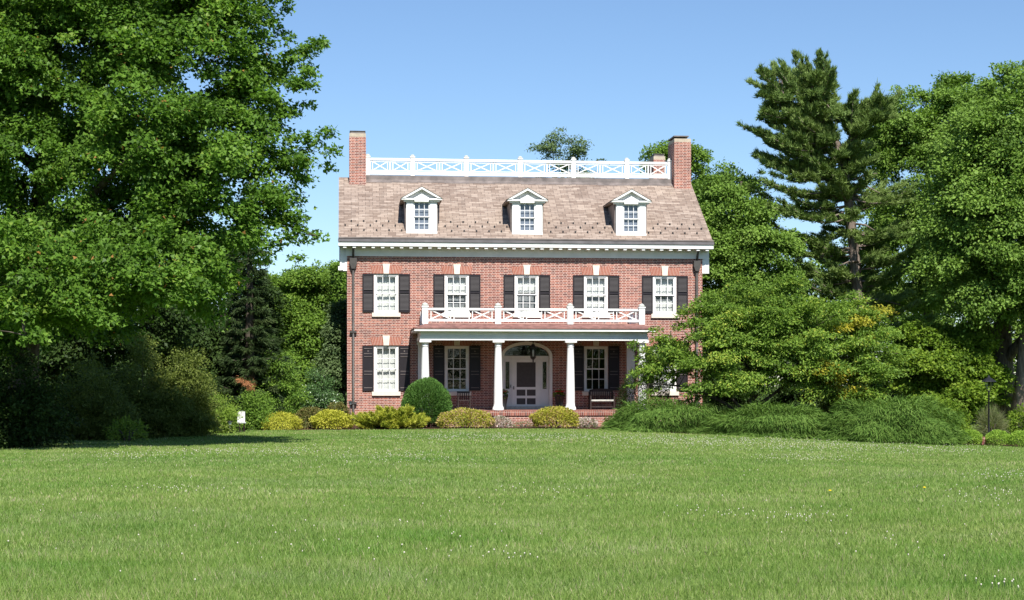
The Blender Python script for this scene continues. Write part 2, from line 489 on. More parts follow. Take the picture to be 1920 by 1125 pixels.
class Foliage:
    def __init__(s, shape='kite', fold=0.25):
        s.shape, s.fold, s.parts = shape, fold, []
    def add(s, pos, direc, nrm, length, width, tint):
        s.parts.append((pos, direc, nrm, length, width, tint))
    def build(s, name, mat, parent=None, bend=0.0):
        pos, direc, nrm, L, W, T = (np.concatenate([np.asarray(p[i], dtype=np.float64) for p in s.parts]) for i in range(6))
        n = len(pos)
        d = unit(direc)
        x = unit(np.cross(d, nrm) + 1e-6)
        z = np.cross(x, d)
        o = np.array(LEAF[s.shape])
        k = len(o)
        v = (pos[:, None, :] + x[:, None, :] * (o[None, :, 0, None] * W[:, None, None])
             + d[:, None, :] * (o[None, :, 1, None] * L[:, None, None])
             + z[:, None, :] * (np.abs(o[None, :, 0, None]) * s.fold * W[:, None, None])
             - z[:, None, :] * (bend * o[None, :, 1, None] ** 2 * L[:, None, None]))
        me = bpy.data.meshes.new(name)
        me.vertices.add(n * k)
        me.vertices.foreach_set('co', v.ravel().astype(np.float32))
        me.loops.add(n * k)
        me.loops.foreach_set('vertex_index', np.arange(n * k, dtype=np.int32))
        me.polygons.add(n)
        me.polygons.foreach_set('loop_start', np.arange(0, n * k, k, dtype=np.int32))
        at = me.attributes.new('tint', 'FLOAT', 'POINT')
        at.data.foreach_set('value', np.repeat(np.clip(T, 0, 1), k).astype(np.float32))
        me.materials.append(mat)
        me.update(calc_edges=True)
        ob = bpy.data.objects.new(name, me)
        col.objects.link(ob)
        if parent is not None: ob.parent = parent
        return ob

def wx(px, Y): return (px - 960) / FPX * Y
def wz(py, Y): return EYE + (HOR - py) / FPX * Y

def smooth(a, b, x):
    t = np.clip((x - a) / (b - a), 0, 1)
    return t * t * (3 - 2 * t)

def gz(x, y):
    """height of the ground: a broad lawn that falls away gently on either side of the house"""
    x, y = np.asarray(x, float), np.asarray(y, float)
    far = smooth(25, 56, y)
    right = -0.034 * np.maximum(x - 3, 0) - 0.010 * np.maximum(x - 15, 0)
    left = -0.012 * np.maximum(-x - 2, 0)
    side = np.maximum(right + left, -1.3)
    und = 0.025 * np.sin(x * 0.31 + 1.3) * np.sin(y * 0.23) + 0.015 * np.sin(x * 0.8 + y * 0.5)
    return far * (side - 0.08) + und * smooth(62, 40, y)

def gzf(x, y): return float(gz(x, y))

# ------------------------------------------------------------------ ground
def sheet(name, xs, ys, zf, mat, lift=0.0):
    X, Y = np.meshgrid(xs, ys)
    Z = zf(X, Y) + lift
    n, m = X.shape
    v = np.stack([X, Y, Z], -1).reshape(-1, 3)
    i = np.arange(n * m).reshape(n, m)
    f = np.stack([i[:-1, :-1], i[:-1, 1:], i[1:, 1:], i[1:, :-1]], -1).reshape(-1, 4)
    me = bpy.data.meshes.new(name)
    me.from_pydata(v.tolist(), [], f.tolist())
    me.polygons.foreach_set('use_smooth', [True] * len(f))
    me.materials.append(mat)
    o = bpy.data.objects.new(name, me)
    col.objects.link(o)
    return o

xs = np.concatenate([[-1500, -600, -250, -120], np.arange(-80, 80.1, 1.0), [120, 250, 600, 1500]])
ys = np.concatenate([[-300, -100, -40], np.arange(-10, 90.1, 1.0), [110, 150, 250, 600, 1800]])
tag(sheet('lawn', xs, ys, gz, M['ground']), kind='structure')

# ------------------------------------------------------------------ the house
HO = Vector((0.6305, 68.209, 0.0))
HA = R(6.0)
house = empty('brick_house', HO, 'red brick three storey house with white porch, black shutters and grey brown slate roof', 'house', rz=HA)
HW, HD = 7.62, 12.0
ZT = 7.62
def hloc(u, v, z):
    return Vector((HO.x + u * math.cos(HA) - v * math.sin(HA), HO.y + u * math.sin(HA) + v * math.cos(HA), z))

UPZ, LOZ = (4.66, 6.30), (1.33, 3.27)
WHW = 0.52
wins = [(u, *UPZ) for u in (-5.975, -2.985, 0.0, 2.985, 5.975)] + [(u, *LOZ) for u in (-5.975, -2.985, 2.985, 5.975)]
DOOR = (-1.10, 1.10, 0.40, 3.46)
opens = [(u - WHW, u + WHW, a, b) for u, a, b in wins] + [DOOR]
w = MB()
us = sorted({-HW, HW, *[o[0] for o in opens], *[o[1] for o in opens]})
zs = sorted({-0.5, ZT, *[o[2] for o in opens], *[o[3] for o in opens]})
for i in range(len(us) - 1):
    for j in range(len(zs) - 1):
        cu, cz = (us[i] + us[i + 1]) / 2, (zs[j] + zs[j + 1]) / 2
        if any(o[0] < cu < o[1] and o[2] < cz < o[3] for o in opens):
            continue
        w.poly([(us[i], 0, zs[j]), (us[i + 1], 0, zs[j]), (us[i + 1], 0, zs[j + 1]), (us[i], 0, zs[j + 1])])
for o in opens:                                   # reveals
    d = 0.16 if o is not DOOR else 0.34
    w.poly([(o[0], 0, o[2]), (o[0], 0, o[3]), (o[0], d, o[3]), (o[0], d, o[2])])
    w.poly([(o[1], 0, o[3]), (o[1], 0, o[2]), (o[1], d, o[2]), (o[1], d, o[3])])
    w.poly([(o[0], 0, o[3]), (o[1], 0, o[3]), (o[1], d, o[3]), (o[0], d, o[3])])
    w.poly([(o[1], 0, o[2]), (o[0], 0, o[2]), (o[0], d, o[2]), (o[1], d, o[2])])
AZ, AA, AB = 2.85, 1.10, 0.60                    # the door arch: spring height, half width, rise
arc = [(AA * math.cos(math.pi * k / 24), AZ + AB * math.sin(math.pi * k / 24)) for k in range(25)]
for k in range(24):                               # brick spandrels between the arch and its square opening
    (x0, z0), (x1, z1) = arc[k], arc[k + 1]
    w.poly([(x0, 0, z0), (x0, 0, 3.46), (x1, 0, 3.46), (x1, 0, z1)])
RT = 10.87                                       # height of the deck edge of the roof
for su in (-HW, HW):                              # gable ends follow the roof profile
    w.poly([(su, 0, -0.5), (su, 0, ZT), (su, 4.0, RT - 0.08), (su, 8.0, RT - 0.08), (su, HD, ZT), (su, HD, -0.5)])
w.poly([(-HW, HD, -0.5), (HW, HD, -0.5), (HW, HD, ZT), (-HW, HD, ZT)])
w.build('wall', M['brick'], house)
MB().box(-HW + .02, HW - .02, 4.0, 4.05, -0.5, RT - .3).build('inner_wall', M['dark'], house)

# roof
SL = (RT - 7.72) / 4.5
r = MB()
EU = 7.98
r.poly([(-EU, -0.5, 7.72), (EU, -0.5, 7.72), (EU, 4.0, RT), (-EU, 4.0, RT)])
r.poly([(EU, HD + .5, 7.72), (-EU, HD + .5, 7.72), (-EU, 8.0, RT), (EU, 8.0, RT)])
r.poly([(-EU, 4.0, RT), (EU, 4.0, RT), (EU, 8.0, RT), (-EU, 8.0, RT)])
th = 0.10
r.poly([(-EU, -0.5, 7.72 - th), (-EU, 4.0, RT - th), (EU, 4.0, RT - th), (EU, -0.5, 7.72 - th)])
for su in (-EU, EU):
    r.poly([(su, -0.5, 7.72), (su, 4.0, RT), (su, 4.0, RT - th), (su, -0.5, 7.72 - th)])
    r.poly([(su, 8.0, RT), (su, HD + .5, 7.72), (su, HD + .5, 7.72 - th), (su, 8.0, RT - th)])
    r.poly([(su, 4.0, RT), (su, 8.0, RT), (su, 8.0, RT - th), (su, 4.0, RT - th)])
r.poly([(-EU, -0.5, 7.72), (-EU, -0.5, 7.62), (EU, -0.5, 7.62), (EU, -0.5, 7.72)])
roof = r.build('roof', M['slate'], house)
MB().box(-6.77, 7.10, 3.86, 7.9, RT - .1, RT + 0.10).build('deck_edge', M['flash'], roof)
RF = MB()
for k in range(12):
    a_, b_ = -6.77 + 13.87 * k / 12 + .004, -6.77 + 13.87 * (k + 1) / 12 - .004
    RF.poly([(a_, 3.62 + .02 * (k % 3), 7.72 + (4.12 + .02 * (k % 3)) * SL + .012), (b_, 3.62 + .02 * (k % 3), 7.72 + (4.12 + .02 * (k % 3)) * SL + .012), (b_, 3.855, 7.72 + 4.355 * SL + .012), (a_, 3.855, 7.72 + 4.355 * SL + .012)])
RF.build('ridge_flashing', M['flash'], roof)
g = MB()                                          # snow guards
g.box(-.028, .028, -.02, .05, 0, .085)
g0 = None
for vi, (v, off) in enumerate(((0.06, 0.26), (0.39, 0.0), (0.69, 0.26))):
    u = -7.7 + off
    while u < 7.8:
        if all(abs(u - du) > 0.78 for du in (-4.48, 0.02, 4.5)):
            z = 7.72 + (v + .5) * SL
            if g0 is None:
                g0 = g.build('snow_guard', M['iron'], roof, (u, v, z))
            else:
                dup(g0, roof, (u, v, z))
        u += 0.53

# cornice with modillions, gutter
c = MB()
c.box(-HW - .06, HW + .06, -0.06, -0.003, 7.04, 7.40)                 # frieze
c.box(-EU, EU, -0.555, -0.003, 7.43, 7.60)                              # cornice shelf
c.box(-HW - .1, HW + .1, -0.12, -0.063, 7.34, 7.427)
for sx in (-1, 1):                                                   # returns on the gable ends
    x0, x1 = sorted((sx * (HW + .003), sx * (HW + .30)))
    c.box(x0, x1, 0.02, 0.75, 6.42, 7.42)
cor = c.build('cornice', M['white'], house)
mo = None
n = 40
for k in range(n):
    u = -7.72 + 15.44 * k / (n - 1)
    if mo is None:
        mo = MB().box(-.07, .07, -.512, -.123, 7.35, 7.427).build('modillion', M['white'], cor, (u, 0, 0))
    else:
        dup(mo, cor, (u, 0, 0))
gt = MB()
gt.box(-EU - .02, EU + .02, -0.60, -0.503, 7.603, 7.72)
gt.build('gutter', M['gutter'], house)
MB().box(-EU, EU, -0.62, -0.30, 7.742, 7.80).build('eave_flashing', M['flash'], house)

# downspouts with leader heads
for u in (-7.36, 7.36):
    d = MB()
    d.tube([(0, -.09, 6.55), (0, -.09, 0.25), (0, -.16, 0.10)], .055, 8)
    d.tube([(0, -.09, 6.9), (0, -.2, 7.15), (0, -.52, 7.5)], .05, 8)
    ds = d.build('downspout', M['pipe'], house, (u, 0, 0))
    MB().prism([(-.07, 6.5), (.07, 6.5), (.15, 6.72), (.15, 6.95), (-.15, 6.95), (-.15, 6.72)], -.2, -.01).build('leader_head', M['pipe'], ds)
    for z in (3.8, 0.8):
        MB().box(-.14, .14, -.16, -.01, z, z + .09).build('bracket', M['pipe'], ds)

# windows
def sash_bars(mb, x0, x1, z0, z1, y0, y1, nx, nz, st=0.045, mt=0.024):
    mb.box(x0, x0 + st, y0, y1, z0, z1); mb.box(x1 - st, x1, y0, y1, z0, z1)
    mb.box(x0 + st, x1 - st, y0, y1, z0, z0 + st); mb.box(x0 + st, x1 - st, y0, y1, z1 - st, z1)
    for k in range(1, nx):
        u = x0 + (x1 - x0) * k / nx
        mb.box(u - mt / 2, u + mt / 2, y0 + .006, y1 - .006, z0 + st, z1 - st)
    for k in range(1, nz):
        z = z0 + (z1 - z0) * k / nz
        for i in range(nx):
            a = x0 + (x1 - x0) * i / nx + (mt / 2 if i else st)
            b = x0 + (x1 - x0) * (i + 1) / nx - (mt / 2 if i < nx - 1 else st)
            mb.box(a, b, y0 + .009, y1 - .009, z - mt / 2, z + mt / 2)

def window(u, z0, z1, blind, fan=1.0):
    hw = WHW - .002
    f = MB()
    f.box(-hw, -hw + .085, .05, .159, z0 + .004, z1 - .004)
    f.box(hw - .085, hw, .05, .159, z0 + .004, z1 - .004)
    f.box(-hw + .085, hw - .085, .05, .159, z1 - .075, z1 - .004)
    f.box(-hw + .085, hw - .085, .04, .159, z0 + .004, z0 + .06)
    win = f.build('window', M['white'], house, (u, 0, 0))
    a, b, zm = -hw + .087, hw - .087, (z0 + z1) / 2
    s = MB(); sash_bars(s, a, b, zm - .03, z1 - .077, .08, .115, 3, 2); s.build('sash', M['white'], win)
    s = MB(); sash_bars(s, a, b, z0 + .062, zm + .02, .12, .155, 3, 2); s.build('sash', M['white'], win)
    MB().poly([(a, .10, zm), (b, .10, zm), (b, .10, z1 - .08), (a, .10, z1 - .08)]).poly(
        [(a, .14, z0 + .065), (b, .14, z0 + .065), (b, .14, zm), (a, .14, zm)]).build('pane', M['glass'], win)
    if blind is not None:
        MB().box(a - .02, b + .02, .42, .43, z0 + .05, z1 - .05).build('curtain', M['curtain'], win)
    for lo, hi in blind or ():
        s = MB()
        zz, t = z0 + .05 + (z1 - z0) * lo, z0 + (z1 - z0) * hi
        n_ = 26
        pts_ = [(a - .02 + (b - a + .04) * k / n_, .285 + .012 * math.sin(k * 1.9 + u * 3) + .006 * math.sin(k * .7)) for k in range(n_ + 1)]
        for k in range(n_):
            (xa, ya), (xb, yb) = pts_[k], pts_[k + 1]
            s.poly([(xa, ya, zz), (xb, yb, zz), (xb, yb, t), (xa, ya, t)], True)
        s.build('window_shade', M['blind'], win)
    MB().box(-.60, .60, -.09, .049, z0 - .17, z0 - .002).build('sill', M['stone'], win)
    return win

def flat_arch(u, z):
    """splayed brick arch with a cream keystone"""
    n = 20
    h = .34
    o = MB().prism([(-.60, z), (.60, z), (.60 * 1.13, z + h), (-.60 * 1.13, z + h)], -.012, -.0015).build('flat_arch', M['mortar'], house, (u, 0, 0))
    for sx in (-1, 1):
        a = MB()
        for k in range(n):
            t0, t1 = -.60 + 1.2 * k / n, -.60 + 1.2 * (k + 1) / n
            if abs((t0 + t1) / 2) < .13 or (t0 + t1) * sx < 0:
                continue
            g_ = .008
            s0, s1 = t0 * 1.13, t1 * 1.13
            a.prism([(t0 + g_, z + .004), (t1 - g_, z + .004), (s1 - g_, z + h - .004), (s0 + g_, z + h - .004)], -.018, -.0125)
        a.build('arch_bricks', M['archbrick'], o)
    MB().prism([(-.11, z - .0), (.11, z - .0), (.155, z + .42), (-.155, z + .42)], -.045, -.0185).build('keystone', M['stone'], o)

def louvre_shutter(u, z0, z1):
    s = MB()
    W, st, zm = .235, .05, z0 + (z1 - z0) * .52
    for sx in (-1, 1):
        x0, x1 = sorted((sx * W, sx * (W - st)))
        s.box(x0, x1, -.06, -.012, z0, z1)
    for a, b in ((z0, z0 + .09), (zm - .04, zm + .04), (z1 - .07, z1)):
        s.box(-W + st, W - st, -.058, -.014, a, b)
    z = z0 + .10
    while z < z1 - .10:
        if abs(z + .02 - zm) > .07:
            s.poly([(-W + st, -.05, z), (W - st, -.05, z), (W - st, -.02, z + .05), (-W + st, -.02, z + .05)])
            s.poly([(-W + st, -.05, z), (-W + st, -.044, z - .008), (W - st, -.044, z - .008), (W - st, -.05, z)])
        z += .052
    s.box(-W + st, W - st, -.014, -.004, z0 + .05, z1 - .05)
    return s.build('shutter', M['shutter'], house, (u, 0, 0))

def panel_shutter(u, z0, z1):
    s = MB()
    W, st = .235, .055
    s.box(-W, W, -.035, -.004, z0, z1)
    for sx in (-1, 1):
        x0, x1 = sorted((sx * W, sx * (W - st)))
        s.box(x0, x1, -.062, -.0355, z0, z1)
    H = z1 - z0
    for a, b in ((0, .065), (.37, .43), (.76, .82), (.94, 1.0)):
        s.box(-W + st, W - st, -.06, -.0355, z0 + H * a, z0 + H * b)
    o = s.build('shutter', M['shutter'], house, (u, 0, 0))
    t = MB()                                              # paler strips paint the light on the rail edges, plus a small disc
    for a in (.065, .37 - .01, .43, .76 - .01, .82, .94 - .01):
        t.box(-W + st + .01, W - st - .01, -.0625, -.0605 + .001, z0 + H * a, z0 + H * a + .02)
    t.lathe([(.03, 0), (.03, .012)], 0, 0, 8)
    k0 = len(t.v) - 16
    for i in range(k0, len(t.v)):                         # turn the little disc to face the front
        x, y, z = t.v[i]
        t.v[i] = (x, -.037 - z * .3, z0 + H * .88 + y)
    t.build('shutter_lit_trim', M['flash'], o)
    return o

FULL = ((0, .97),)
blinds = {0: FULL, 1: ((0, .16), (.45, .97)), 2: ((.52, .97),), 3: ((0, .33), (.42, .97)), 4: ((0, .36), (.46, .97)), 5: FULL, 6: None, 7: None, 8: FULL}
for i, (u, z0, z1) in enumerate(wins):
    window(u, z0, z1, blinds[i])
    flat_arch(u, z1 + .012)
    for sx in (-1, 1):
        (louvre_shutter if i < 5 else panel_shutter)(u + sx * (WHW + .245), z0 + .03, z1)

# floodlight on the cornice return
fl = MB().box(-.10, .06, -.14, .01, 6.45, 6.58).box(-.14, .0, -.16, -.143, 6.43, 6.60).build('floodlight', M['white'], house, (-7.85, 0, 0))

# dormers
def dormer(u):
    f = MB()
    f.box(-.65, -.335, 0, .10, 8.005, 9.36); f.box(.335, .65, 0, .10, 8.005, 9.36)
    f.box(-.335, .335, 0, .10, 8.005, 8.16)
    f.box(-.62, -.37, -.025, -.002, 8.12, 9.34); f.box(.37, .62, -.025, -.002, 8.12, 9.34)      # pilasters
    f.box(-.66, .66, -.05, -.003, 8.005, 8.10)
    d = f.build('dormer', M['white'], house, (u, -.02, 0))
    s = MB(); sash_bars(s, -.334, .334, 8.72, 9.355, .02, .05, 3, 2, .04, .022); s.build('sash', M['white'], d)
    s = MB(); sash_bars(s, -.334, .334, 8.162, 8.75, .052, .085, 3, 2, .04, .022); s.build('sash', M['white'], d)
    MB().poly([(-.33, .04, 8.74), (.33, .04, 8.74), (.33, .04, 9.35), (-.33, .04, 9.35)]).poly(
        [(-.33, .07, 8.17), (.33, .07, 8.17), (.33, .07, 8.74), (-.33, .07, 8.74)]).build('pane', M['glass'], d)
    MB().box(-.34, .34, .13, .14, 8.16, 9.36).build('sky_reflection_panel', M['skytint'], d)  # added blue-grey panel, stands in for sky mirrored in the panes
    ck = MB()                                                           # slate cheeks and back lining
    for sx in (-1, 1):
        x0, x1 = sorted((sx * .60, sx * .70))
        z0 = 7.72 + .62 * SL
        b = len(ck.v)
        ck.v += [(x0, .12, z0 - .1), (x1, .12, z0 - .1), (x1, .12, 9.42), (x0, .12, 9.42), (x0, 2.0, 9.36), (x1, 2.0, 9.36), (x1, 2.0, 9.42), (x0, 2.0, 9.42)]
        for q in ((0, 1, 2, 3), (0, 4, 5, 1), (1, 5, 6, 2), (4, 0, 3, 7), (3, 2, 6, 7), (5, 4, 7, 6)):
            ck.f.append(tuple(b + t for t in q)); ck.sm.append(False)
    ck.build('cheek', M['flash'], d)
    p = MB()
    pk, ez, ew = 9.985, 9.50, .86
    # raking cornices, broken horizontal returns, central gable over the sash
    for sx in (-1, 1):
        pts = [(sx * ew, ez), (sx * 0, pk), (sx * 0, pk - .10), (sx * (ew - .17), ez)]
        if sx > 0: pts = pts[::-1]
        p.prism(pts, -.20, .30)
        x0, x1 = sorted((sx * ew, sx * .30))
        p.box(x0, x1, -.17, .12, 9.43, 9.497)
        x0, x1 = sorted((sx * (ew - .10), sx * .34))
        p.box(x0, x1, -.08, .10, 9.36, 9.427)
    p.prism([(-.32, 9.36), (.32, 9.36), (.32, 9.52), (0, 9.70), (-.32, 9.52)], -.10, .04)
    p.prism([(-.70, 9.50), (.70, 9.50), (0, 9.90)], .05, .12)
    p.build('pediment', M['white'], d)
    rf = MB()
    for sx in (-1, 1):
        e0, k0 = (sx * (ew + .02), ez + .012), (0, pk + .022)
        vb_e, vb_k = (ez - 7.72) / SL - .5 + .1, (pk - 7.72) / SL - .5 + .1
        q = [(e0[0], -.22, e0[1]), (k0[0], -.22, k0[1]), (k0[0], vb_k, k0[1]), (e0[0], vb_e, e0[1])]
        if sx > 0: q = q[::-1]
        rf.poly(q)
        q2 = [(x, y, z - .02) for x, y, z in q][::-1]
        rf.poly(q2)
        fr = [(e0[0], -.22, e0[1]), (e0[0], -.22, e0[1] - .02), (0, -.22, k0[1] - .02), (0, -.22, k0[1])]
        rf.poly(fr if sx < 0 else fr[::-1])
        # side eave board
        x0, x1 = sorted((sx * (ew - .16), sx * (ew + .01)))
        rf.box(x0, x1, .13, vb_e - .1, ez - .06, ez - .012)
    rf.build('dormer_roof', M['slate'], d)
for u in (-4.48, 0.02, 4.50):
    dormer(u)

# chimneys
def chimney(u0, u1, v0, v1, z0, z1, lid):
    ch = MB().box(u0, u1, v0, v1, z0, z1 - .28).build('chimney', M['brick'], house)
    MB().box(u0 + .005, u1 - .005, v0 + .005, v1 - .005, z1 - .28, z1 - .12).build('cap', M['cap'], ch)
    m = MB()
    if lid == 'tray':
        m.box(u0 + .05, u1 - .05, v0 + .05, v1 - .05, z1 - .118, z1 - .02); m.box(u0 + .02, u1 - .02, v0 + .02, v1 - .02, z1 - .018, z1)
    else:
        m.box(u0 + .14, u1 - .14, v0 + .2, v1 - .2, z1 - .118, z1 - .04); m.box(u0 - .02, u1 - .10, v0 - .02, v1 + .02, z1 - .038, z1 + .01)
    m.build('chimney_cover', M['flash'], ch)
    return ch
chimney(-7.52, -6.78, 3.45, 4.85, 9.6, 12.88, 'tray')
chimney(7.11, 7.88, 3.45, 4.85, 9.6, 12.88, 'lid')
chimney(7.05, 7.62, 8.0, 9.2, 9.6, 12.72, 'tray')

# roof balustrade
RV = 4.12
posts = [-6.69, -4.69, -2.27, 0.17, 2.60, 5.05, 7.03]
rb = MB()
for a, b in zip(posts[:-1], posts[1:]):
    x0, x1 = a + .09, b - .09
    rb.box(x0, x1, RV - .06, RV + .06, 11.66, 11.77)
    rb.box(x0, x1, RV - .04, RV + .04, 11.03, 11.17)
rbal = rb.build('roof_balustrade', M['white'], house)
pp = None
for u in posts:
    if pp is None:
        pp = MB().box(-.09, .09, RV - .09, RV + .09, 10.80, 11.80).box(-.115, .115, RV - .115, RV + .115, 11.803, 11.85).build('post', M['white'], rbal, (u, 0, 0))
        fin = MB().lathe([(.10, 11.852), (.105, 11.89), (.06, 11.94), (.01, 11.955)], 0, RV, 12).build('finial', M['greycap'], rbal, (u, 0, 0))
    else:
        dup(pp, rbal, (u, 0, 0)); dup(fin, rbal, (u, 0, 0))
for a, b in zip(posts[:-1], posts[1:]):
    m = (a + b) / 2
    for x0, x1 in ((a + .092, m - .002), (m + .002, b - .092)):
        p = MB()
        y0, y1, z0, z1 = RV - .025, RV + .025, 11.171, 11.659
        p.box(x0, x0 + .03, y0, y1, z0, z1); p.box(x1 - .03, x1, y0, y1, z0, z1)
        xa, xb = x0 + .10, x1 - .10
        p.box(xa, xa + .035, y0, y1, z0, z1); p.box(xb - .035, xb, y0, y1, z0, z1)
        za, zb = z0 + .035, z1 - .035
        p.box(x0 + .031, x1 - .031, y0 + .003, y1 - .003, za, za + .03); p.box(x0 + .031, x1 - .031, y0 + .003, y1 - .003, zb - .03, zb)
        p.bar(xa + .03, za + .02, xb - .03, zb - .02, .042, y0 + .006, y1 - .012)
        p.bar(xa + .03, zb - .02, xb - .03, za + .02, .042, y0 + .010, y1 - .006)
        p.build('lattice_panel', M['white'], rbal)

# porch
PV = -2.95
PFZ = 0.565
pf = MB()
pf.box(-4.95, 4.95, PV - .22, -.003, -0.4, PFZ - .20)
pfl = pf.build('porch_base', M['brick'], house)
MB().box(-5.0, 5.0, PV - .27, -.004, PFZ - .198, PFZ).build('porch_floor', M['rowlock'], pfl)
COLV = PV + .22
def column_prof():
    pr = [(.235, 0), (.235, .07), (.222, .075), (.228, .11), (.21, .15), (.188, .17), (.182, .30)]
    for k in range(1, 9):
        t = k / 8
        pr.append((.182 - .050 * t ** 1.5, .30 + 2.28 * t))
    pr += [(.134, 2.60), (.155, 2.615), (.155, 2.64), (.134, 2.65), (.134, 2.70), (.18, 2.765), (.20, 2.775)]
    return [(r_, PFZ + .002 + z) for r_, z in pr]
cc = None
for u in (-4.47, -1.49, 1.49, 4.47):
    if cc is None:
        cc = MB().lathe(column_prof(), 0, 0, 28).build('porch_column', M['white'], house, (u, COLV, 0))
        ab = MB().box(-.235, .235, -.235, .235, PFZ + 2.779, PFZ + 2.86).build('abacus', M['white'], cc)
    else:
        c2 = dup(cc, house, (u, COLV, 0)); dup(ab, c2)
for u in (-4.47, 4.47):                                     # half pilasters on the wall
    pl = MB().box(-.17, .17, -.13, -.003, PFZ + .2, 3.30).box(-.21, .21, -.17, -.003, PFZ, PFZ + .197).box(-.21, .21, -.17, -.003, 3.303, 3.42)
    pl.build('pilaster', M['white'], house, (u, 0, 0))
e = MB()
BZ = 3.43
def ring(mb, half, vf, z0, z1, t):
    """front beam and the two side beams back to the wall"""
    mb.box(-half, half, vf, vf + t, z0, z1)
    mb.box(-half, -half + t, vf + t, -.004, z0, z1)
    mb.box(half - t, half, vf + t, -.004, z0, z1)
ring(e, 4.69, COLV - .22, BZ, BZ + .16, .44)
ring(e, 4.66, COLV - .19, BZ + .163, BZ + .36, .38)
ring(e, 4.93, COLV - .50, BZ + .36, BZ + .45, .72)
e.build('porch_entablature', M['white'], house)
MB().box(-4.24, 4.24, COLV + .225, -.006, BZ + .10, BZ + .14).build('porch_ceiling', M['ceil'], house)
rf = MB()
ev, iv = COLV - .53, COLV + .12
eu, iu = 4.96, 4.35
ez, iz = BZ + .452, BZ + .70
rf.poly([(-eu, ev, ez + .05), (eu, ev, ez + .05), (iu, iv, iz), (-iu, iv, iz)])
rf.poly([(-eu, ev, ez), (eu, ev, ez), (eu, ev, ez + .05), (-eu, ev, ez + .05)])
for sx in (-1, 1):
    q = [(sx * eu, ev, ez + .05), (sx * iu, iv, iz), (sx * iu, -.005, iz), (sx * eu, -.005, ez + .05)]
    rf.poly(q if sx > 0 else q[::-1])
    q = [(sx * eu, ev, ez), (sx * eu, ev, ez + .05), (sx * eu, -.005, ez + .05), (sx * eu, -.005, ez)]
    rf.poly(q if sx < 0 else q[::-1])
rf.poly([(-iu, iv, iz), (iu, iv, iz), (iu, -.005, iz + .03), (-iu, -.005, iz + .03)])
rf.build('porch_roof', M['porchroof'], house)

# porch balustrade
QV = COLV + .10
pb = MB()
qp = [-4.47, -1.49, 1.49, 4.47]
z0r, z1r = 4.20, 4.75
for a, b in zip(qp[:-1], qp[1:]):
    pb.box(a + .12, b - .12, QV - .06, QV + .06, z1r - .09, z1r)
    pb.box(a + .12, b - .12, QV - .045, QV + .045, z0r, z0r + .10)
for sx in (-1, 1):
    x = sx * 4.47
    pb.box(x - .05, x + .05, QV + .121, -.01, z1r - .09, z1r)
    pb.box(x - .04, x + .04, QV + .121, -.01, z0r, z0r + .10)
pbal = pb.build('porch_balustrade', M['white'], house)
pp = None
for u in qp:
    if pp is None:
        pp = MB().box(-.12, .12, QV - .12, QV + .12, 4.10, 4.78).box(-.145, .145, QV - .145, QV + .145, 4.783, 4.83).build('post', M['white'], pbal, (u, 0, 0))
        fin = MB().lathe([(.12, 4.832), (.13, 4.88), (.10, 4.93), (.03, 4.97), (.005, 4.975)], 0, QV, 14).build('finial', M['greycap'], pbal, (u, 0, 0))
    else:
        dup(pp, pbal, (u, 0, 0)); dup(fin, pbal, (u, 0, 0))
for sx in (-1, 1):
    MB().box(sx * 4.47 - .08, sx * 4.47 + .08, -.30, -.14, 4.1, 4.68).build('post', M['white'], pbal)
za, zb = z0r + .101, z1r - .091
y0, y1 = QV - .022, QV + .022
for a, b in zip(qp[:-1], qp[1:]):
    x0, x1 = a + .122, b - .122
    p = MB()
    cuts = [x0 + .12, x0 + .92, x1 - .92, x1 - .12]
    for cx in cuts:
        p.box(cx - .018, cx + .018, y0, y1, za, zb)
    for q0, q1 in ((cuts[0], cuts[1]), (cuts[2], cuts[3])):
        p.bar(q0 + .02, za + .01, q1 - .02, zb - .01, .045, y0 + .006, y1 - .012)
        p.bar(q0 + .02, zb - .01, q1 - .02, za + .01, .045, y0 + .010, y1 - .006)
    m0, m1 = cuts[1] + .019, cuts[2] - .019
    zm = (za + zb) / 2
    p.box(m0 + .10, m0 + .135, y0, y1, za, zb); p.box(m1 - .135, m1 - .10, y0, y1, za, zb)
    p.box(m0 + .136, m1 - .136, y0 + .002, y1 - .002, za + .07, za + .105); p.box(m0 + .136, m1 - .136, y0 + .002, y1 - .002, zb - .105, zb - .07)
    p.bar(m0 + .14, zm, (m0 + m1) / 2, zb - .11, .035, y0 + .008, y1 - .008); p.bar((m0 + m1) / 2, za + .11, m1 - .14, zm, .035, y0 + .008, y1 - .008)
    p.build('lattice_panel', M['white'], pbal)
for sx in (-1, 1):
    x = sx * 4.47
    p = MB()
    for k in range(1, 6):
        y = QV + .1 + (-.3 - QV - .1) * k / 6
        p.box(x - .02, x + .02, y - .02, y + .02, za, zb)
    p.build('lattice_panel', M['white'], pbal)

# door with side lights and fan light
ds = MB()
inner = [(0.97 * math.cos(math.pi * k / 24), AZ + .47 * math.sin(math.pi * k / 24)) for k in range(25)]
for k in range(24):
    (x0, z0), (x1, z1) = arc[k], arc[k + 1]
    (a0, b0), (a1, b1) = inner[k], inner[k + 1]
    x0, z0, x1, z1 = x0 * .998, AZ + (z0 - AZ) * .998, x1 * .998, AZ + (z1 - AZ) * .998
    ds.poly([(x0, -.03, z0), (x1, -.03, z1), (a1, -.03, b1), (a0, -.03, b0)])
    ds.poly([(a0, -.03, b0), (a1, -.03, b1), (a1, .33, b1), (a0, .33, b0)])
    ds.poly([(x0, -.03, z0), (x0, .03, z0), (x1, .03, z1), (x1, -.03, z1)])
for sx in (-1, 1):
    x0, x1 = sorted((sx * 1.098, sx * .97))
    ds.box(x0, x1, -.03, .335, PFZ + .002, AZ - .001)
V0 = .26
ds.box(-.969, .969, V0 - .06, .335, 2.72, AZ)                              # transom bar
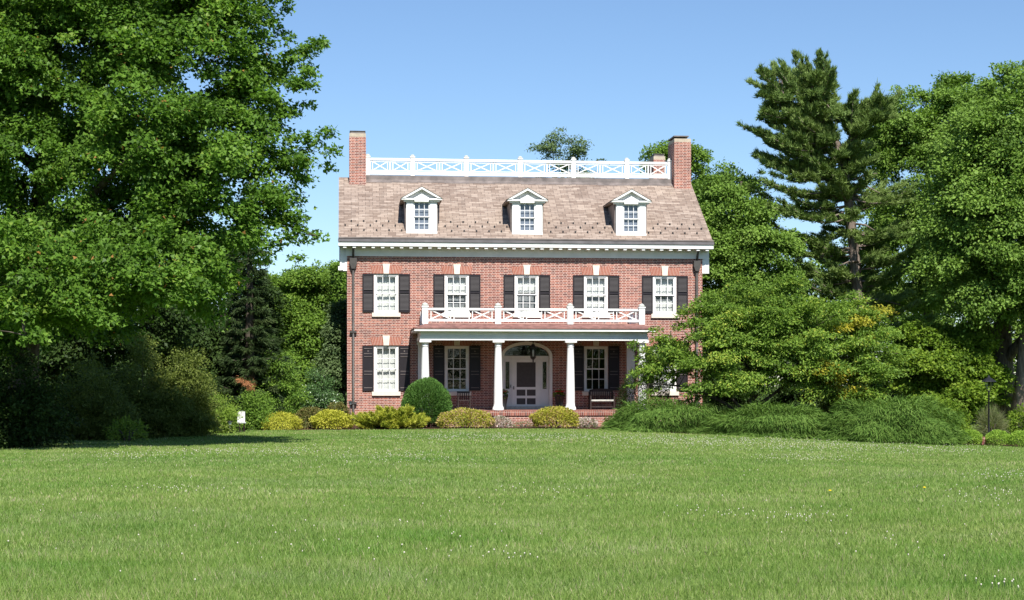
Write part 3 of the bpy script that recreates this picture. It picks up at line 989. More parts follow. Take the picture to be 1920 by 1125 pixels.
for sx in (-1, 1):
    x0, x1 = sorted((sx * .64, sx * .715)); ds.box(x0, x1, V0, .335, PFZ + .13, 2.718)
    x0, x1 = sorted((sx * .885, sx * .969)); ds.box(x0, x1, V0, .335, PFZ + .13, 2.718)
    x0, x1 = sorted((sx * .716, sx * .884)); ds.box(x0, x1, V0, .335, 2.60, 2.718); ds.box(x0, x1, V0 + .003, .335, PFZ + .13, 1.44)
surround = ds.build('door_surround', M['white'], house)
MB().box(-.968, .968, V0 - .26, .336, PFZ + .001, PFZ + .128).build('threshold', M['greycap'], surround)
for sx in (-1, 1):
    x0, x1 = sorted((sx * .716, sx * .884))
    MB().box(x0, x1, .30, .31, 1.441, 2.599).build('sidelight_pane', M['glass'], surround)
fp = [(x * .999, z) for x, z in inner]
MB().prism([(x, z) for x, z in fp], .30, .31).build('fanlight_pane', M['glass'], surround)
fb = MB()
for ang in (38, 66, 90, 114, 142):
    a = R(ang)
    fb.bar(.16 * math.cos(a), AZ + .002 + .10 * math.sin(a), .96 * math.cos(a), AZ + .46 * math.sin(a), .018, .285, .298)
fb.build('fanlight_bars', M['iron'], surround)
MB().prism([(-.09, 3.452), (.09, 3.452), (.13, 3.70), (-.13, 3.70)], -.06, -.002).build('keystone', M['stone'], surround)
dr = MB()
z0d, z1d = PFZ + .13, 2.715
for sx in (-1, 1):
    x0, x1 = sorted((sx * .638, sx * .41)); dr.box(x0, x1, V0 - .03, V0 + .02, z0d, z1d)
for a, b in ((z0d, .78), (1.04, 1.15), (1.41, 1.52), (2.58, z1d)):
    dr.box(-.409, .409, V0 - .03, V0 + .02, a, b)
for a, b in ((.781, 1.039), (1.151, 1.409)):
    dr.box(-.03, .03, V0 - .029, V0 + .019, a, b)
door = dr.build('screen_door', M['white'], house)
MB().box(-.408, .408, V0 - .004, V0 + .004, .782, 2.579).build('screen', M['screen'], door)
MB().box(-.55, -.52, V0 - .08, V0 - .031, 1.42, 1.56).build('handle', M['iron'], door)
MB().box(-.675, -.655, V0 - .05, V0 - .002, 1.5, 1.62).build('door_bell', M['iron'], surround)

# ------------------------------------------------------------------ things on the porch
def porch_thing(name, u, v, label, cat, group=None, z=PFZ):
    return empty(name, hloc(u, v, z), label, cat, group, HA)

lt = porch_thing('porch_lantern', 0.10, -1.45, 'black hexagonal lantern hanging over the porch steps in front of the fanlight', 'lantern', z=0)
MB().lathe([(.018, 3.30), (.018, 3.53)], 0, 0, 6).lathe([(.07, 3.525), (.07, 3.529)], 0, 0, 10).build('hanger', M['iron'], lt)
MB().lathe([(.05, 3.32), (.09, 3.24), (.17, 3.17), (.17, 3.15), (.15, 3.149)], 0, 0, 6, False).build('roof', M['iron'], lt)
lb = MB()
for k in range(6):
    a = 2 * math.pi * k / 6
    lb.tube([(.145 * math.cos(a), .145 * math.sin(a), 3.15), (.11 * math.cos(a), .11 * math.sin(a), 2.80)], .014, 5)
lb.lathe([(.125, 2.80), (.12, 2.76), (.06, 2.68), (.03, 2.66), (.028, 2.58), (.004, 2.54)], 0, 0, 6, False)
lb.build('cage', M['iron'], lt)
MB().lathe([(.035, 2.82), (.035, 3.06), (.01, 3.09)], 0, 0, 8).build('candle', M['lens'], lt)

def planter(u, v, label, flower_mat):
    t = porch_thing('flower_planter', u, v, label, 'planter')
    MB().lathe([(.15, 0.002), (.16, .03), (.13, .06), (.17, .35), (.21, .55), (.23, .57), (.23, .61), (.19, .61), (.18, .56)], 0, 0, 14).build('pot', M['iron'], t)
    rng = np.random.default_rng(int(abs(u) * 100))
    F = Foliage('kite')
    n = 260
    d = unit(rng.normal(size=(n, 3)) + [0, 0, .7])
    F.add(d * (rng.uniform(.05, .22, n)[:, None]) * [1, 1, .9] + [0, 0, .62], d + rng.normal(size=(n, 3)) * .4, rng.normal(size=(n, 3)) + [0, -.5, .8], np.full(n, .10), np.full(n, .07), rng.random(n))
    F.build('foliage', M['midgreen'], t)
    m = MB()
    for k in range(16):
        a = rng.uniform(0, 6.28); rr = rng.uniform(.02, .2)
        m.lathe([(.01, .74), (.045, .77), (.04, .80), (.01, .81)], rr * math.cos(a), rr * math.sin(a) - .05, 6)
    z_off = 0
    m.build('blossom', flower_mat, t)
    return t
planter(-1.08, -.62, 'tall dark planter with rust coloured flowers beside the left of the white door', M['terracotta'])
planter(1.32, -.62, 'dark planter with red blossoms to the right of the white door', M['redflower'])

bn = porch_thing('porch_bench', 3.12, -.62, 'dark wooden bench with arched back under the right porch window', 'bench')
MB().box(-.50, .50, -.28, .10, .405, .43).build('seat', M['wood'], bn)
MB().box(-.49, .49, -.30, -.282, .36, .428).build('painted_lit_edge', M['greycap'], bn)  # paler strip paints the light along the front of the seat
b = MB()
arcp = [(-.5 + k / 10, .84 + .06 * math.sin(math.pi * k / 10)) for k in range(11)]
b.prism([(-.5, .76)] + [(.5, .76)] + [(x, z) for x, z in arcp[::-1]], .12, .16)
for k in range(12):
    x = -.46 + .92 * k / 11
    b.box(x - .028, x + .028, .125, .155, .44, .759)
b.box(-.5, .5, .12, .16, .431 - .02, .44)
b.build('backrest', M['wood'], bn)
for sx in (-1, 1):
    MB().box(sx * .5 - .03, sx * .5 + .03, -.30, -.24, 0.002, .60).box(sx * .5 - .04, sx * .5 + .04, -.32, .12, .603, .64).build('armrest', M['wood'], bn)
    MB().box(sx * .5 - .03, sx * .5 + .03, .12, .18, 0.002, .76).build('leg', M['wood'], bn)
MB().box(-.47, .47, -.22, -.19, .10, .15).build('stretcher', M['wood'], bn)

ch = porch_thing('porch_chair', -2.75, -.75, 'low dark chair in the shade under the left porch window', 'chair')
MB().box(-.27, .27, -.27, .22, .38, .42).build('seat', M['wood'], ch)
b = MB()
b.box(-.27, .27, .2, .24, .70, .78)
for k in range(6):
    x = -.23 + .46 * k / 5
    b.box(x - .02, x + .02, .205, .235, .421, .699)
b.build('backrest', M['wood'], ch)
for sx in (-1, 1):
    MB().box(sx * .25 - .025, sx * .25 + .025, -.26, -.21, .002, .58).box(sx * .25 - .035, sx * .25 + .035, -.28, .2, .583, .61).build('armrest', M['wood'], ch)
    MB().box(sx * .25 - .025, sx * .25 + .025, .19, .24, .002, .379).build('leg', M['wood'], ch)

# ------------------------------------------------------------------ trees
def bough_cloud(F, P, out, rng, n_leaf, L, W, T, lsize, lw, droop=0.25, up=0.8, tint_bias=0.0, spread=0.7, out_n=0.45):
    """one leafy bough: leaves spread through a flattened, drooping pad around P along the direction out"""
    out = out / max(np.linalg.norm(out), 1e-6)
    h = np.array([out[0], out[1], out[2] * .5]); h /= max(np.linalg.norm(h), 1e-6)
    s = np.cross(h, [0, 0, 1.0]); s /= max(np.linalg.norm(s), 1e-6)
    t = np.cross(s, h)
    q = rng.normal(size=(n_leaf, 3)); q = unit(q) * (rng.random(n_leaf)[:, None] ** 0.52) * np.where(rng.random(n_leaf) < .10, 1.32, 1.0)[:, None]
    pos = P + q[:, :1] * L * h + q[:, 1:2] * W * s + q[:, 2:3] * T * t
    pos[:, 2] -= droop * L * np.maximum(q[:, 0], -.2) ** 2 + .18 * W * q[:, 1] ** 2
    d = h * 0.8 + q[:, 1:2] * s * .9 + rng.normal(size=(n_leaf, 3)) * spread + [0, 0, -.25]
    nr = np.array([0.08, -.30, 1.0]) * up + out * out_n + rng.normal(size=(n_leaf, 3)) * .5
    sz = lsize * .78 * rng.uniform(.6, 1.3, n_leaf)
    base = rng.normal(0, .13) + tint_bias
    tt = np.minimum(.45 + base + rng.normal(0, .2, n_leaf) + .10 * q[:, 0], .95)
    tt[rng.random(n_leaf) < (.012 if rng.random() < .25 else .001)] = 1.0
    F.add(pos, d, nr, sz, sz * lw, tt)

def sample_lobes(lobes, n, rng, inner=0.45, low=-0.75):
    """points in a union of ellipsoids, thicker towards their skins"""
    w_ = np.array([(l[3] * l[4] + l[3] * l[5] + l[4] * l[5]) for l in lobes]); w_ /= w_.sum()
    pts, outs = [], []
    while len(pts) < n:
        k = rng.choice(len(lobes), p=w_)
        l = lobes[k]
        d = rng.normal(size=3); d /= np.linalg.norm(d)
        if d[2] < low and rng.random() < .8: continue
        rr = inner + (1 - inner) * rng.random() ** .55
        p = np.array(l[:3]) + d * rr * np.array(l[3:6])
        pts.append(p); outs.append(d)
    return np.array(pts), np.array(outs)

def lumpy(lobes, rng):
    """adds rounded sub-masses over the skin of every large lobe, so that crowns break into clumps with gaps between them"""
    out = list(lobes)
    for l in lobes:
        r_ = (l[3] + l[4] + l[5]) / 3
        for _ in range(int(np.clip(r_ * 3.2, 2, 12))):
            d = rng.normal(size=3); d /= np.linalg.norm(d)
            if d[1] > .5: d[1] *= -1
            f = rng.uniform(.30, .46)
            out.append((l[0] + d[0] * l[3] * .74, l[1] + d[1] * l[4] * .74, l[2] + d[2] * l[5] * .74, l[3] * f, l[4] * f, l[5] * f))
    return out

def curve_pts(a, b, rng, n=6, sag=0.0, wob=0.08):
    a, b = np.array(a, float), np.array(b, float)
    L = np.linalg.norm(b - a)
    pts = []
    ph = rng.normal(size=3)
    for k in range(n + 1):
        t = k / n
        p = a + (b - a) * t
        p = p + ph * wob * L * math.sin(math.pi * t) * .5
        p[2] += sag * L * math.sin(math.pi * t)
        pts.append(p)
    return pts

def tree(name, label, base, trunk, lobes, n_b, n_leaf, pad, lsize, mat, seed, lw=.8, shape='kite', trunk_r=.3, limbs=8,
         group=None, cat='tree', bark=None, fork=0.35, droop=.25, extra_mats=(), inner=.45, extra_boughs=(), dens=1.75, spread_n=2.3, low=-.75, sprays=()):
    """trunk: list of (x, y, z) up the stem. lobes: ellipsoids in world space"""
    rng = np.random.default_rng(seed)
    root = empty(name, base, label, cat, group)
    off = np.array(base, float)
    wmb = MB()
    trunk = [np.array(p, float) for p in trunk]
    nt_ = len(trunk)
    rads = [trunk_r * (1.25 if k == 0 else 1 - .72 * k / (nt_ - 1)) for k in range(nt_)]
    wmb.tube([tuple(p - off) for p in trunk], rads, 12)
    pts, outs = sample_lobes(lumpy(lobes, rng), int(n_b * spread_n), rng, .62, low)
    slim = set()
    for a_, b_ in sprays:
        a_, b_ = np.array(a_), np.array(b_)
        o_ = (b_ - a_) / np.linalg.norm(b_ - a_)
        m_ = max(3, int(np.linalg.norm(b_ - a_) / .42))
        for k in range(m_):
            t = (k + .6) / m_
            w_ = .42 * (1.1 - .75 * t)
            for _ in range(2):
                pts = np.vstack([pts, a_ + (b_ - a_) * t + rng.normal(size=3) * w_ * [1, 1, .8]]); outs = np.vstack([outs, o_ + rng.normal(size=3) * .25])
                slim.add(len(pts) - 1)
    for ep, eo in extra_boughs:
        pts = np.vstack([pts, ep]); outs = np.vstack([outs, np.array(eo) / np.linalg.norm(eo)])
    # limbs reach for well spread boughs
    idx = [int(rng.integers(len(pts)))]
    dist = np.linalg.norm(pts - pts[idx[0]], axis=1)
    for _ in range(limbs - 1):
        j = int(dist.argmax()); idx.append(j)
        dist = np.minimum(dist, np.linalg.norm(pts - pts[j], axis=1))
    tz = np.array([p[2] for p in trunk])
    nodes, nrad = [], []
    for j in idx:
        tgt = pts[j]
        zf = max(tz[0] + (tz[-1] - tz[0]) * fork, min(tgt[2] - .35 * np.linalg.norm(tgt[:2] - trunk[-1][:2]) - .5, tz[-1]))
        k = int(np.clip(np.searchsorted(tz, zf), 1, nt_ - 1))
        t = np.clip((zf - tz[k - 1]) / max(tz[k] - tz[k - 1], 1e-3), 0, 1)
        st = trunk[k - 1] + (trunk[k] - trunk[k - 1]) * t
        cp = curve_pts(st, tgt, rng, 8, .10, .10)
        r0 = (rads[k - 1] + (rads[k] - rads[k - 1]) * t) * .62
        rr = [r0 * (1 - .85 * i / 8) for i in range(9)]
        wmb.tube([tuple(p - off) for p in cp], rr, 7)
        nodes += cp[1:]; nrad += rr[1:]
    for k in range(1, nt_):
        nodes.append(trunk[k]); nrad.append(rads[k])
    order = np.argsort(np.linalg.norm((pts - trunk[-1]) * [1, 1, .35], axis=1))
    cap = len(nodes) + 3 * len(pts)
    NA = np.zeros((cap, 3)); NR = np.zeros(cap); cnt = len(nodes)
    NA[:cnt] = nodes; NR[:cnt] = nrad
    for q in order:
        p = pts[q]
        dd = np.linalg.norm(NA[:cnt] - p, axis=1) + np.where(NA[:cnt, 2] > p[2] + .2, .8, 0)
        j = int(dd.argmin())
        if dd[j] < .2: continue
        rb_ = min(NR[j] * .7, .012 + .014 * dd[j])
        cp = curve_pts(NA[j], p, rng, 4, .06, .14)
        wmb.tube([tuple(q_ - off) for q_ in cp], [rb_ * (1 - .7 * i / 4) for i in range(5)], 5)
        for i in (2, 4):
            NA[cnt] = cp[i]; NR[cnt] = rb_ * (1 - .7 * i / 4); cnt += 1
    mats = [(mat, 1.0, None)] + list(extra_mats)
    Fs = [Foliage(shape) for _ in mats]
    for pi, (p, o) in enumerate(zip(pts, outs)):
        axis = trunk[-1]
        oo = o * .6 + unit(np.array([[p[0] - axis[0], p[1] - axis[1], .15 * (p[2] - axis[2])]]))[0] * .7
        which = 0
        for q in range(1, len(mats)):
            if mats[q][2](p, rng): which = q
        sc_ = rng.uniform(.55, 1.4)
        oo = oo + rng.normal(size=3) * .35
        if pi in slim: oo = o; sc_ = rng.uniform(.42, .62)
        bough_cloud(Fs[which], p - off, oo, rng, int(n_leaf * dens * sc_ * sc_), pad[0] * .85 * sc_, pad[1] * .85 * sc_, pad[2] * sc_, lsize, lw, droop)
    for F, mm in zip(Fs, mats):
        if F.parts: F.build('crown', mm[0], root)
    wmb.build('trunk', bark or M['bark'], root)
    return root

def lobe(px, py, Y, rx, ry, dy):
    """ellipsoid whose centre stands at depth Y; radii across and up given in photo pixels at that depth"""
    k = Y / FPX
    return (wx(px, Y), Y, wz(py, Y), rx * k, dy, ry * k)

def stem(pts):
    return [(wx(px, Y), Y, wz(py, Y)) for px, py, Y in pts]

# big maple on the left
bx, by = wx(40, 47.5), 47.5
tree('maple_tree', 'huge broad maple on the left, its leafy boughs sweeping over the lawn edge', (bx, by, gzf(bx, by)),
     [(bx, by, gzf(bx, by) - .2), (bx + .1, by, 2.0), (bx + .3, by - .3, 4.5), (bx + 1.0, by - .9, 8.0), (bx + 1.5, by - 1.6, 12.0), (bx + 1.6, by - 1.8, 15.0)],
     [lobe(80, 230, 46.0, 260, 320, 3.6), lobe(385, 110, 44, 115, 120, 1.8), lobe(375, 290, 43.5, 115, 100, 1.8), lobe(375, 430, 43.3, 115, 90, 1.7), lobe(290, 230, 43.8, 140, 190, 1.8),
      lobe(60, -50, 46, 220, 150, 3.2), lobe(300, -5, 44.2, 150, 50, 1.4), lobe(50, 520, 42.5, 190, 95, 2.0), lobe(265, 500, 42.5, 130, 82, 1.7), lobe(-160, 300, 46, 240, 340, 4.2),
      lobe(450, 10, 44.5, 60, 50, 1.2), lobe(480, 110, 43.8, 45, 40, .9), lobe(495, 290, 43.6, 45, 42, .9), lobe(110, 580, 41.8, 90, 40, 1.2), lobe(470, 200, 43.8, 55, 55, 1.1), lobe(490, 395, 43.5, 42, 48, 1.0),
      lobe(60, 610, 47.5, 170, 60, 2.2), lobe(330, 545, 43.2, 110, 45, 1.3), lobe(30, 380, 44.5, 130, 95, 1.8), lobe(250, 70, 44.8, 120, 90, 1.6), lobe(90, 130, 44.8, 120, 100, 1.7)],
     610, 150, (.84, .58, .34), .15, M['maple'], 11, lw=.95, shape='maple', trunk_r=.48, limbs=14, fork=.34, dens=2.2,
     sprays=[((wx(a0, Y), Y + .3, wz(b0, Y)), (wx(a1, Y), Y - d_, wz(b1, Y))) for a0, b0, a1, b1, Y, d_ in
             ((440, 70, 548, 14, 44, 0), (430, 130, 618, 82, 43.8, .2), (470, 120, 598, 125, 43.6, .3), (470, 150, 590, 172, 43.6, .2), (440, 60, 520, 60, 44.2, .6), (460, 260, 552, 215, 43.7, .1),
              (450, 300, 622, 242, 43.5, .2), (470, 310, 626, 300, 43.3, .3), (480, 330, 585, 345, 43.3, .3), (440, 400, 560, 385, 43.4, .4), (450, 430, 586, 425, 43.3, .2), (430, 450, 555, 470, 43.2, .3),
              (470, 200, 560, 188, 43.8, .2), (330, 90, 300, -10, 43.5, .8), (250, 520, 330, 570, 41.6, .5), (140, 560, 215, 610, 41.2, .5), (40, 560, 90, 640, 41.0, .4), (300, 500, 395, 545, 42, .6))])

def sim_tree(name, label, px, Y, lobes, n_b, n_leaf, pad, ls, mat, seed, tr=.25, lw=.8, group=None, top=None, shape='kite', lean=0, **kw):
    X = wx(px, Y)
    g0 = gzf(X, Y)
    zt = top if top is not None else max(l[2] for l in lobes)
    pts = [(X, Y, g0 - .2), (X + lean * .2, Y, g0 + (zt - g0) * .3), (X + lean * .6, Y + .1, g0 + (zt - g0) * .65), (X + lean, Y, zt)]
    return tree(name, label, (X, Y, g0), pts, lobes, n_b, n_leaf, pad, ls, mat, seed, lw, shape, tr, group=group, **kw)

# conifers behind the maple and by the pine
def needle_tuft(F, P, D, rng, n, L, Wd, spread, tint):
    d = D + rng.normal(size=(n, 3)) * spread
    F.add(np.repeat(P[None, :], n, 0) + rng.normal(size=(n, 3)) * L * .18, d, rng.normal(size=(n, 3)), L * rng.uniform(.7, 1.2, n), np.full(n, Wd), tint + rng.normal(0, .16, n))

def bough(F, wmb, a, b, rng, off, width, n_tw, n_tuft, n_needle, nl, nw, lift=.3, upturn=.15, spread=.45, r=.05):
    """a conifer branch from a to b with side twigs that carry tufts of needles"""
    a, b = np.array(a, float), np.array(b, float)
    L = np.linalg.norm(b - a)
    h = (b - a) / max(L, 1e-6)
    s = np.cross(h, [0, 0, 1.0]); s /= max(np.linalg.norm(s), 1e-6)
    def at(t):
        p = a + (b - a) * t
        p = p.copy(); p[2] += -.10 * L * math.sin(math.pi * t) + upturn * L * t * t
        return p
    wmb.tube([tuple(at(k / 5) - off) for k in range(6)], [r * (1 - .8 * k / 5) for k in range(6)], 5)
    base_t = .5 + rng.normal(0, .13)
    for k in range(n_tw):
        t = .16 + .87 * (k + rng.random()) / n_tw
        c0 = at(min(t, 1.03))
        side = rng.choice((-1, 1))
        wl = width * (1.1 - .75 * t) * rng.uniform(.5, 1.1)
        d = s * side * rng.uniform(.3, 1) + h * .7 + np.array([0, 0, lift * rng.uniform(.3, 1.2)])
        d /= np.linalg.norm(d)
        for q in range(n_tuft):
            tt = (q + .5 + rng.random() * .5) / n_tuft
            p = c0 + d * wl * tt
            dd = d * .8 + h * .2 + np.array([0, 0, lift])
            needle_tuft(F, p - off, dd, rng, n_needle, nl, nw, spread, base_t + .15 * tt)

def pine():
    Y = 80.0
    rng = np.random.default_rng(5)
    base = np.array([wx(1614, Y), Y, gzf(wx(1614, Y), Y)])
    root = empty('pine_tree', tuple(base), 'tall white pine with a bare pinkish trunk and ragged plumed top right of the house', 'tree')
    wmb, F = MB(), Foliage('needle')
    P = lambda px, py, dy=0.0: np.array([wx(px, Y + dy), Y + dy, wz(py, Y + dy)])
    main = [P(1616, 800), P(1612, 640), P(1606, 520), P(1596, 420), P(1586, 340), P(1572, 280), P(1556, 225), P(1530, 165), P(1512, 110)]
    wmb.tube([tuple(p - base) for p in main], [.36, .28, .26, .24, .21, .17, .13, .08, .03], 10)
    sec = [P(1574, 290), P(1600, 255), P(1625, 215), P(1648, 185)]
    wmb.tube([tuple(p - base) for p in sec], [.16, .11, .08, .03], 7)
    top2 = [P(1556, 225), P(1520, 200), P(1475, 150), P(1440, 130)]
    wmb.tube([tuple(p - base) for p in top2], [.11, .08, .05, .02], 7)
    def along(poly, t):
        t = t * (len(poly) - 1); i = min(int(t), len(poly) - 2)
        return poly[i] + (poly[i + 1] - poly[i]) * (t - i)
    tips = [  # px, py of the bough tips, start row on the trunk
        (1500, 92), (1522, 95), (1540, 98), (1478, 108), (1560, 128), (1462, 118), (1535, 130), (1568, 150), (1430, 122), (1424, 150), (1440, 165), (1500, 140),
        (1418, 205), (1432, 190), (1455, 200), (1418, 245), (1480, 190), (1428, 268), (1412, 250), (1490, 230), (1450, 240), (1520, 215), (1540, 190),
        (1662, 172), (1645, 165), (1625, 172), (1608, 165), (1590, 178), (1660, 195), (1640, 210), (1600, 205), (1580, 195), (1650, 225), (1620, 235),
        (1424, 300), (1440, 320), (1465, 300), (1500, 290), (1430, 345), (1520, 330), (1475, 350), (1540, 300), (1425, 375), (1450, 390), (1490, 400), (1540, 380),
        (1600, 300), (1620, 330), (1640, 290), (1610, 270), (1430, 430), (1470, 440), (1510, 440), (1545, 430), (1440, 470), (1690, 345), (1665, 360), (1705, 365), (1640, 350),
        (1680, 420), (1700, 440), (1650, 440), (1715, 470), (1660, 480), (1690, 500), (1500, 490), (1460, 500), (1530, 470), (1440, 520), (1520, 520), (1570, 470),
        (1560, 500), (1590, 520), (1640, 520), (1480, 545), (1550, 545), (1650, 560), (1690, 550), (1600, 430), (1580, 400), (1720, 560), (1740, 590), (1680, 600), (1560, 590),
            (1560, 250), (1530, 260), (1510, 240), (1500, 320), (1480, 270), (1460, 350), (1545, 230), (1570, 290), (1585, 320), (1600, 240), (1555, 200), (1530, 180), (1490, 160), (1610, 210), (1590, 270), (1570, 350), (1540, 340), (1470, 180), (1450, 270), (1480, 215), (1500, 225), (1465, 225), (1520, 150), (1505, 120), (1485, 245), (1440, 215), (1545, 160), (1630, 190), (1620, 260), (1435, 285), (1445, 300)]
    for px, py in tips:
        for rep in range(2):
            dy = rng.normal(0, 1.1) - (1.1 if rep else 0)
            if py > 320 and abs(px - 1600) < 75 and rng.random() < .62: dy = abs(dy) + .7
            tip = P(px + rng.normal(0, 9), py + rng.normal(0, 8) + (20 if py < 215 else 8), dy)
            if px > 1590 and py < 260: st = along(sec, rng.uniform(.15, .95))
            elif py < 215: st = along(main, rng.uniform(.72, .97)) if px > 1470 else along(top2, rng.uniform(.3, .95))
            else:
                row = py + rng.uniform(-10, 45)
                zt = wz(row, Y)
                k = min(range(len(main)), key=lambda i: abs(main[i][2] - zt))
                k = int(np.clip(k, 1, len(main) - 2))
                a, b_ = (main[k], main[k + 1]) if zt > main[k][2] else (main[k - 1], main[k])
                st = a + (b_ - a) * np.clip((zt - a[2]) / max(b_[2] - a[2], .01), 0, 1)
            up = .62 if py < 300 else .32
            bough(F, wmb, st, tip, rng, base, .86, 19, 3, 19, .25, .05, lift=up, upturn=.06, spread=.5, r=.05)
    for px, py, ex, ey in ((1600, 338, 1645, 325), (1600, 345, 1650, 362), (1605, 420, 1640, 432), (1610, 490, 1570, 500), (1612, 560, 1690, 572)):
        wmb.tube([tuple(P(px, py, -.2) - base), tuple(P((px + ex) / 2, (py + ey) / 2 - 4, -.6) - base), tuple(P(ex, ey, -1) - base)], [.06, .045, .015], 5)
    F.build('crown', M['pine'], root)
    wmb.build('trunk', M['pinebark'], root)
pine()

def spruce(name, label, px, Y, top_py, rad_px, seed, mat, low=1.0, bare=False, cut=None):
    rng = np.random.default_rng(seed)
    X = wx(px, Y)
    base = np.array([X, Y, gzf(X, Y)])
    H = wz(top_py, Y) - base[2]
    Rm = rad_px * Y / FPX
    root = empty(name, tuple(base), label, 'tree')
    wmb, F = MB(), Foliage('needle')
    wmb.tube([(0, 0, -.2), (0, 0, H * .5), (0, 0, H)], [.26, .15, .02], 9)
    nw = int(H / .42)
    for k in range(nw):
        z = low + (H - low) * k / nw
        rr = Rm * (1 - z / H) ** .8 * rng.uniform(.8, 1.12)
        nb = 7 if rr > 1 else 5
        for j in range(nb):
            a = 2 * math.pi * (j + rng.random() * .8) / nb
            d = np.array([math.cos(a), math.sin(a), 0])
            r1 = rr * rng.uniform(.75, 1.1)
            st = base + [0, 0, z]
            tip = st + d * r1 + [0, 0, -.22 * r1]
            bough(F, wmb, st, tip, rng, base, .75 * r1 ** .6, max(6, int(9 * r1)), 3, 15, .20, .042, lift=-.08, upturn=.16, spread=.35, r=.03)
    F.build('crown', mat, root)
    wmb.build('trunk', M['bark'], root)
    return root, base
sp_root, sp_base = spruce('spruce_tree', 'dark layered spruce rising behind the right edge of the big maple', 468, 65.0, 340, 72, 21, M['spruce'])
# dead rust red branch on the spruce
rng = np.random.default_rng(3)
F, wmb = Foliage('needle'), MB()
for (px, py, dy) in ((462, 716, -2.2), (450, 708, -2.3), (470, 726, -2.1)):
    Yd = 65 + dy
    bough(F, wmb, sp_base + [-.0, 0, wz(700, 65) - sp_base[2]], (wx(px, Yd), Yd, wz(py, Yd)), rng, sp_base, .35, 9, 2, 12, .16, .022, lift=-.1, upturn=0, r=.03)
dead = F.build('dead_branch', M['deadneedle'], sp_root)
dead['label'] = 'rust red dead branch'
sim_tree('broadleaf_tree', 'dull grey green small tree close against the left corner of the house', 634, 70.4,
         [lobe(632, 640, 70.4, 22, 50, .7), lobe(628, 700, 70.2, 26, 50, .8), lobe(640, 590, 70.6, 15, 30, .5)], 60, 110, (.5, .4, .22), .14, M['paleblue'], 23, tr=.07)

# trees behind, left of the house
sim_tree('broadleaf_tree', 'bright mid green tree filling the gap left of the house wall', 566, 74,
         [lobe(572, 560, 74, 46, 58, 1.7), lobe(535, 620, 73, 52, 60, 1.7), lobe(592, 640, 72.5, 44, 52, 1.4), lobe(550, 715, 72, 60, 55, 1.6), lobe(515, 560, 74.5, 36, 46, 1.3), lobe(600, 720, 71.5, 38, 50, 1.2)],
         170, 130, (.8, .6, .3), .18, M['midgreen'], 31, dens=1.4)
sim_tree('broadleaf_tree', 'deeper green rounded tree partly hidden by the left wall of the house', 640, 86,
         [lobe(628, 555, 86, 40, 52, 1.7), lobe(655, 530, 87, 40, 40, 1.7), lobe(630, 650, 85, 46, 70, 1.8)], 90, 130, (.8, .6, .3), .2, M['midgreen'], 35, dens=1.3)
sim_tree('broadleaf_tree', 'broadleaf tree, leaf colour darkened for shade, between the spruce and the dense shrubs', 420, 70,
         [lobe(400, 560, 70, 110, 120, 2.6), lobe(470, 690, 69, 60, 80, 2.0), lobe(330, 640, 69, 100, 110, 2.2)], 120, 170, (.9, .7, .35), .2, M['shadegreen'], 32)
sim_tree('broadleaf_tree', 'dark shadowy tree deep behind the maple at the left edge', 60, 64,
         [lobe(60, 560, 64, 180, 170, 3.0), lobe(220, 620, 63, 130, 140, 2.2), lobe(-120, 620, 62, 150, 160, 2.4)], 170, 170, (1.0, .8, .4), .22, M['shadegreen'], 33, tr=.3)
sim_tree('broadleaf_tree', 'tall green tree far behind the gap between spruce and house', 600, 98,
         [lobe(590, 580, 98, 60, 70, 2.4), lobe(640, 560, 98, 40, 50, 1.8), lobe(540, 600, 98, 60, 80, 2.2)], 60, 130, (1.0, .8, .4), .24, M['midgreen'], 34)

# trees behind the roof
sim_tree('broadleaf_tree', 'airy pale tree top showing above the middle of the roof balustrade', 1075, 96,
         [lobe(1060, 275, 96, 40, 24, 1.2), lobe(1095, 296, 96, 36, 20, 1.0), lobe(1025, 275, 96, 18, 10, .5), lobe(1060, 335, 96, 55, 36, 1.4)],
         34, 85, (.75, .5, .24), .17, M['paleblue'], 41, tr=.14, fork=.6, limbs=9, spread_n=1.6,
         extra_boughs=[((wx(px, 96), 96, wz(py, 96)), (1 if px > 1060 else -1, 0, .4)) for px, py in ((1050, 242), (1008, 275), (1128, 300), (1040, 252))])
sim_tree('broadleaf_tree', 'leafy tree top rising behind the right chimney', 1290, 92,
         [lobe(1300, 310, 92, 28, 45, 1.3), lobe(1250, 300, 92, 42, 26, 1.4), lobe(1330, 400, 92, 60, 70, 2.2), lobe(1210, 290, 92, 12, 8, .4), lobe(1280, 420, 92, 80, 90, 2.0)],
         105, 150, (.8, .6, .3), .2, M['midgreen'], 42)
sim_tree('broadleaf_tree', 'rounded green tree just beyond the right gable of the house', 1390, 80,
         [lobe(1370, 420, 80, 70, 75, 2.4), lobe(1420, 480, 79, 75, 110, 2.4), lobe(1345, 530, 79, 60, 110, 2.2), lobe(1400, 620, 79, 90, 90, 2.2), lobe(1355, 345, 81, 30, 30, 1.0), lobe(1400, 365, 81, 35, 35, 1.2)],
         200, 170, (.9, .7, .33), .2, M['oakgreen'], 43)
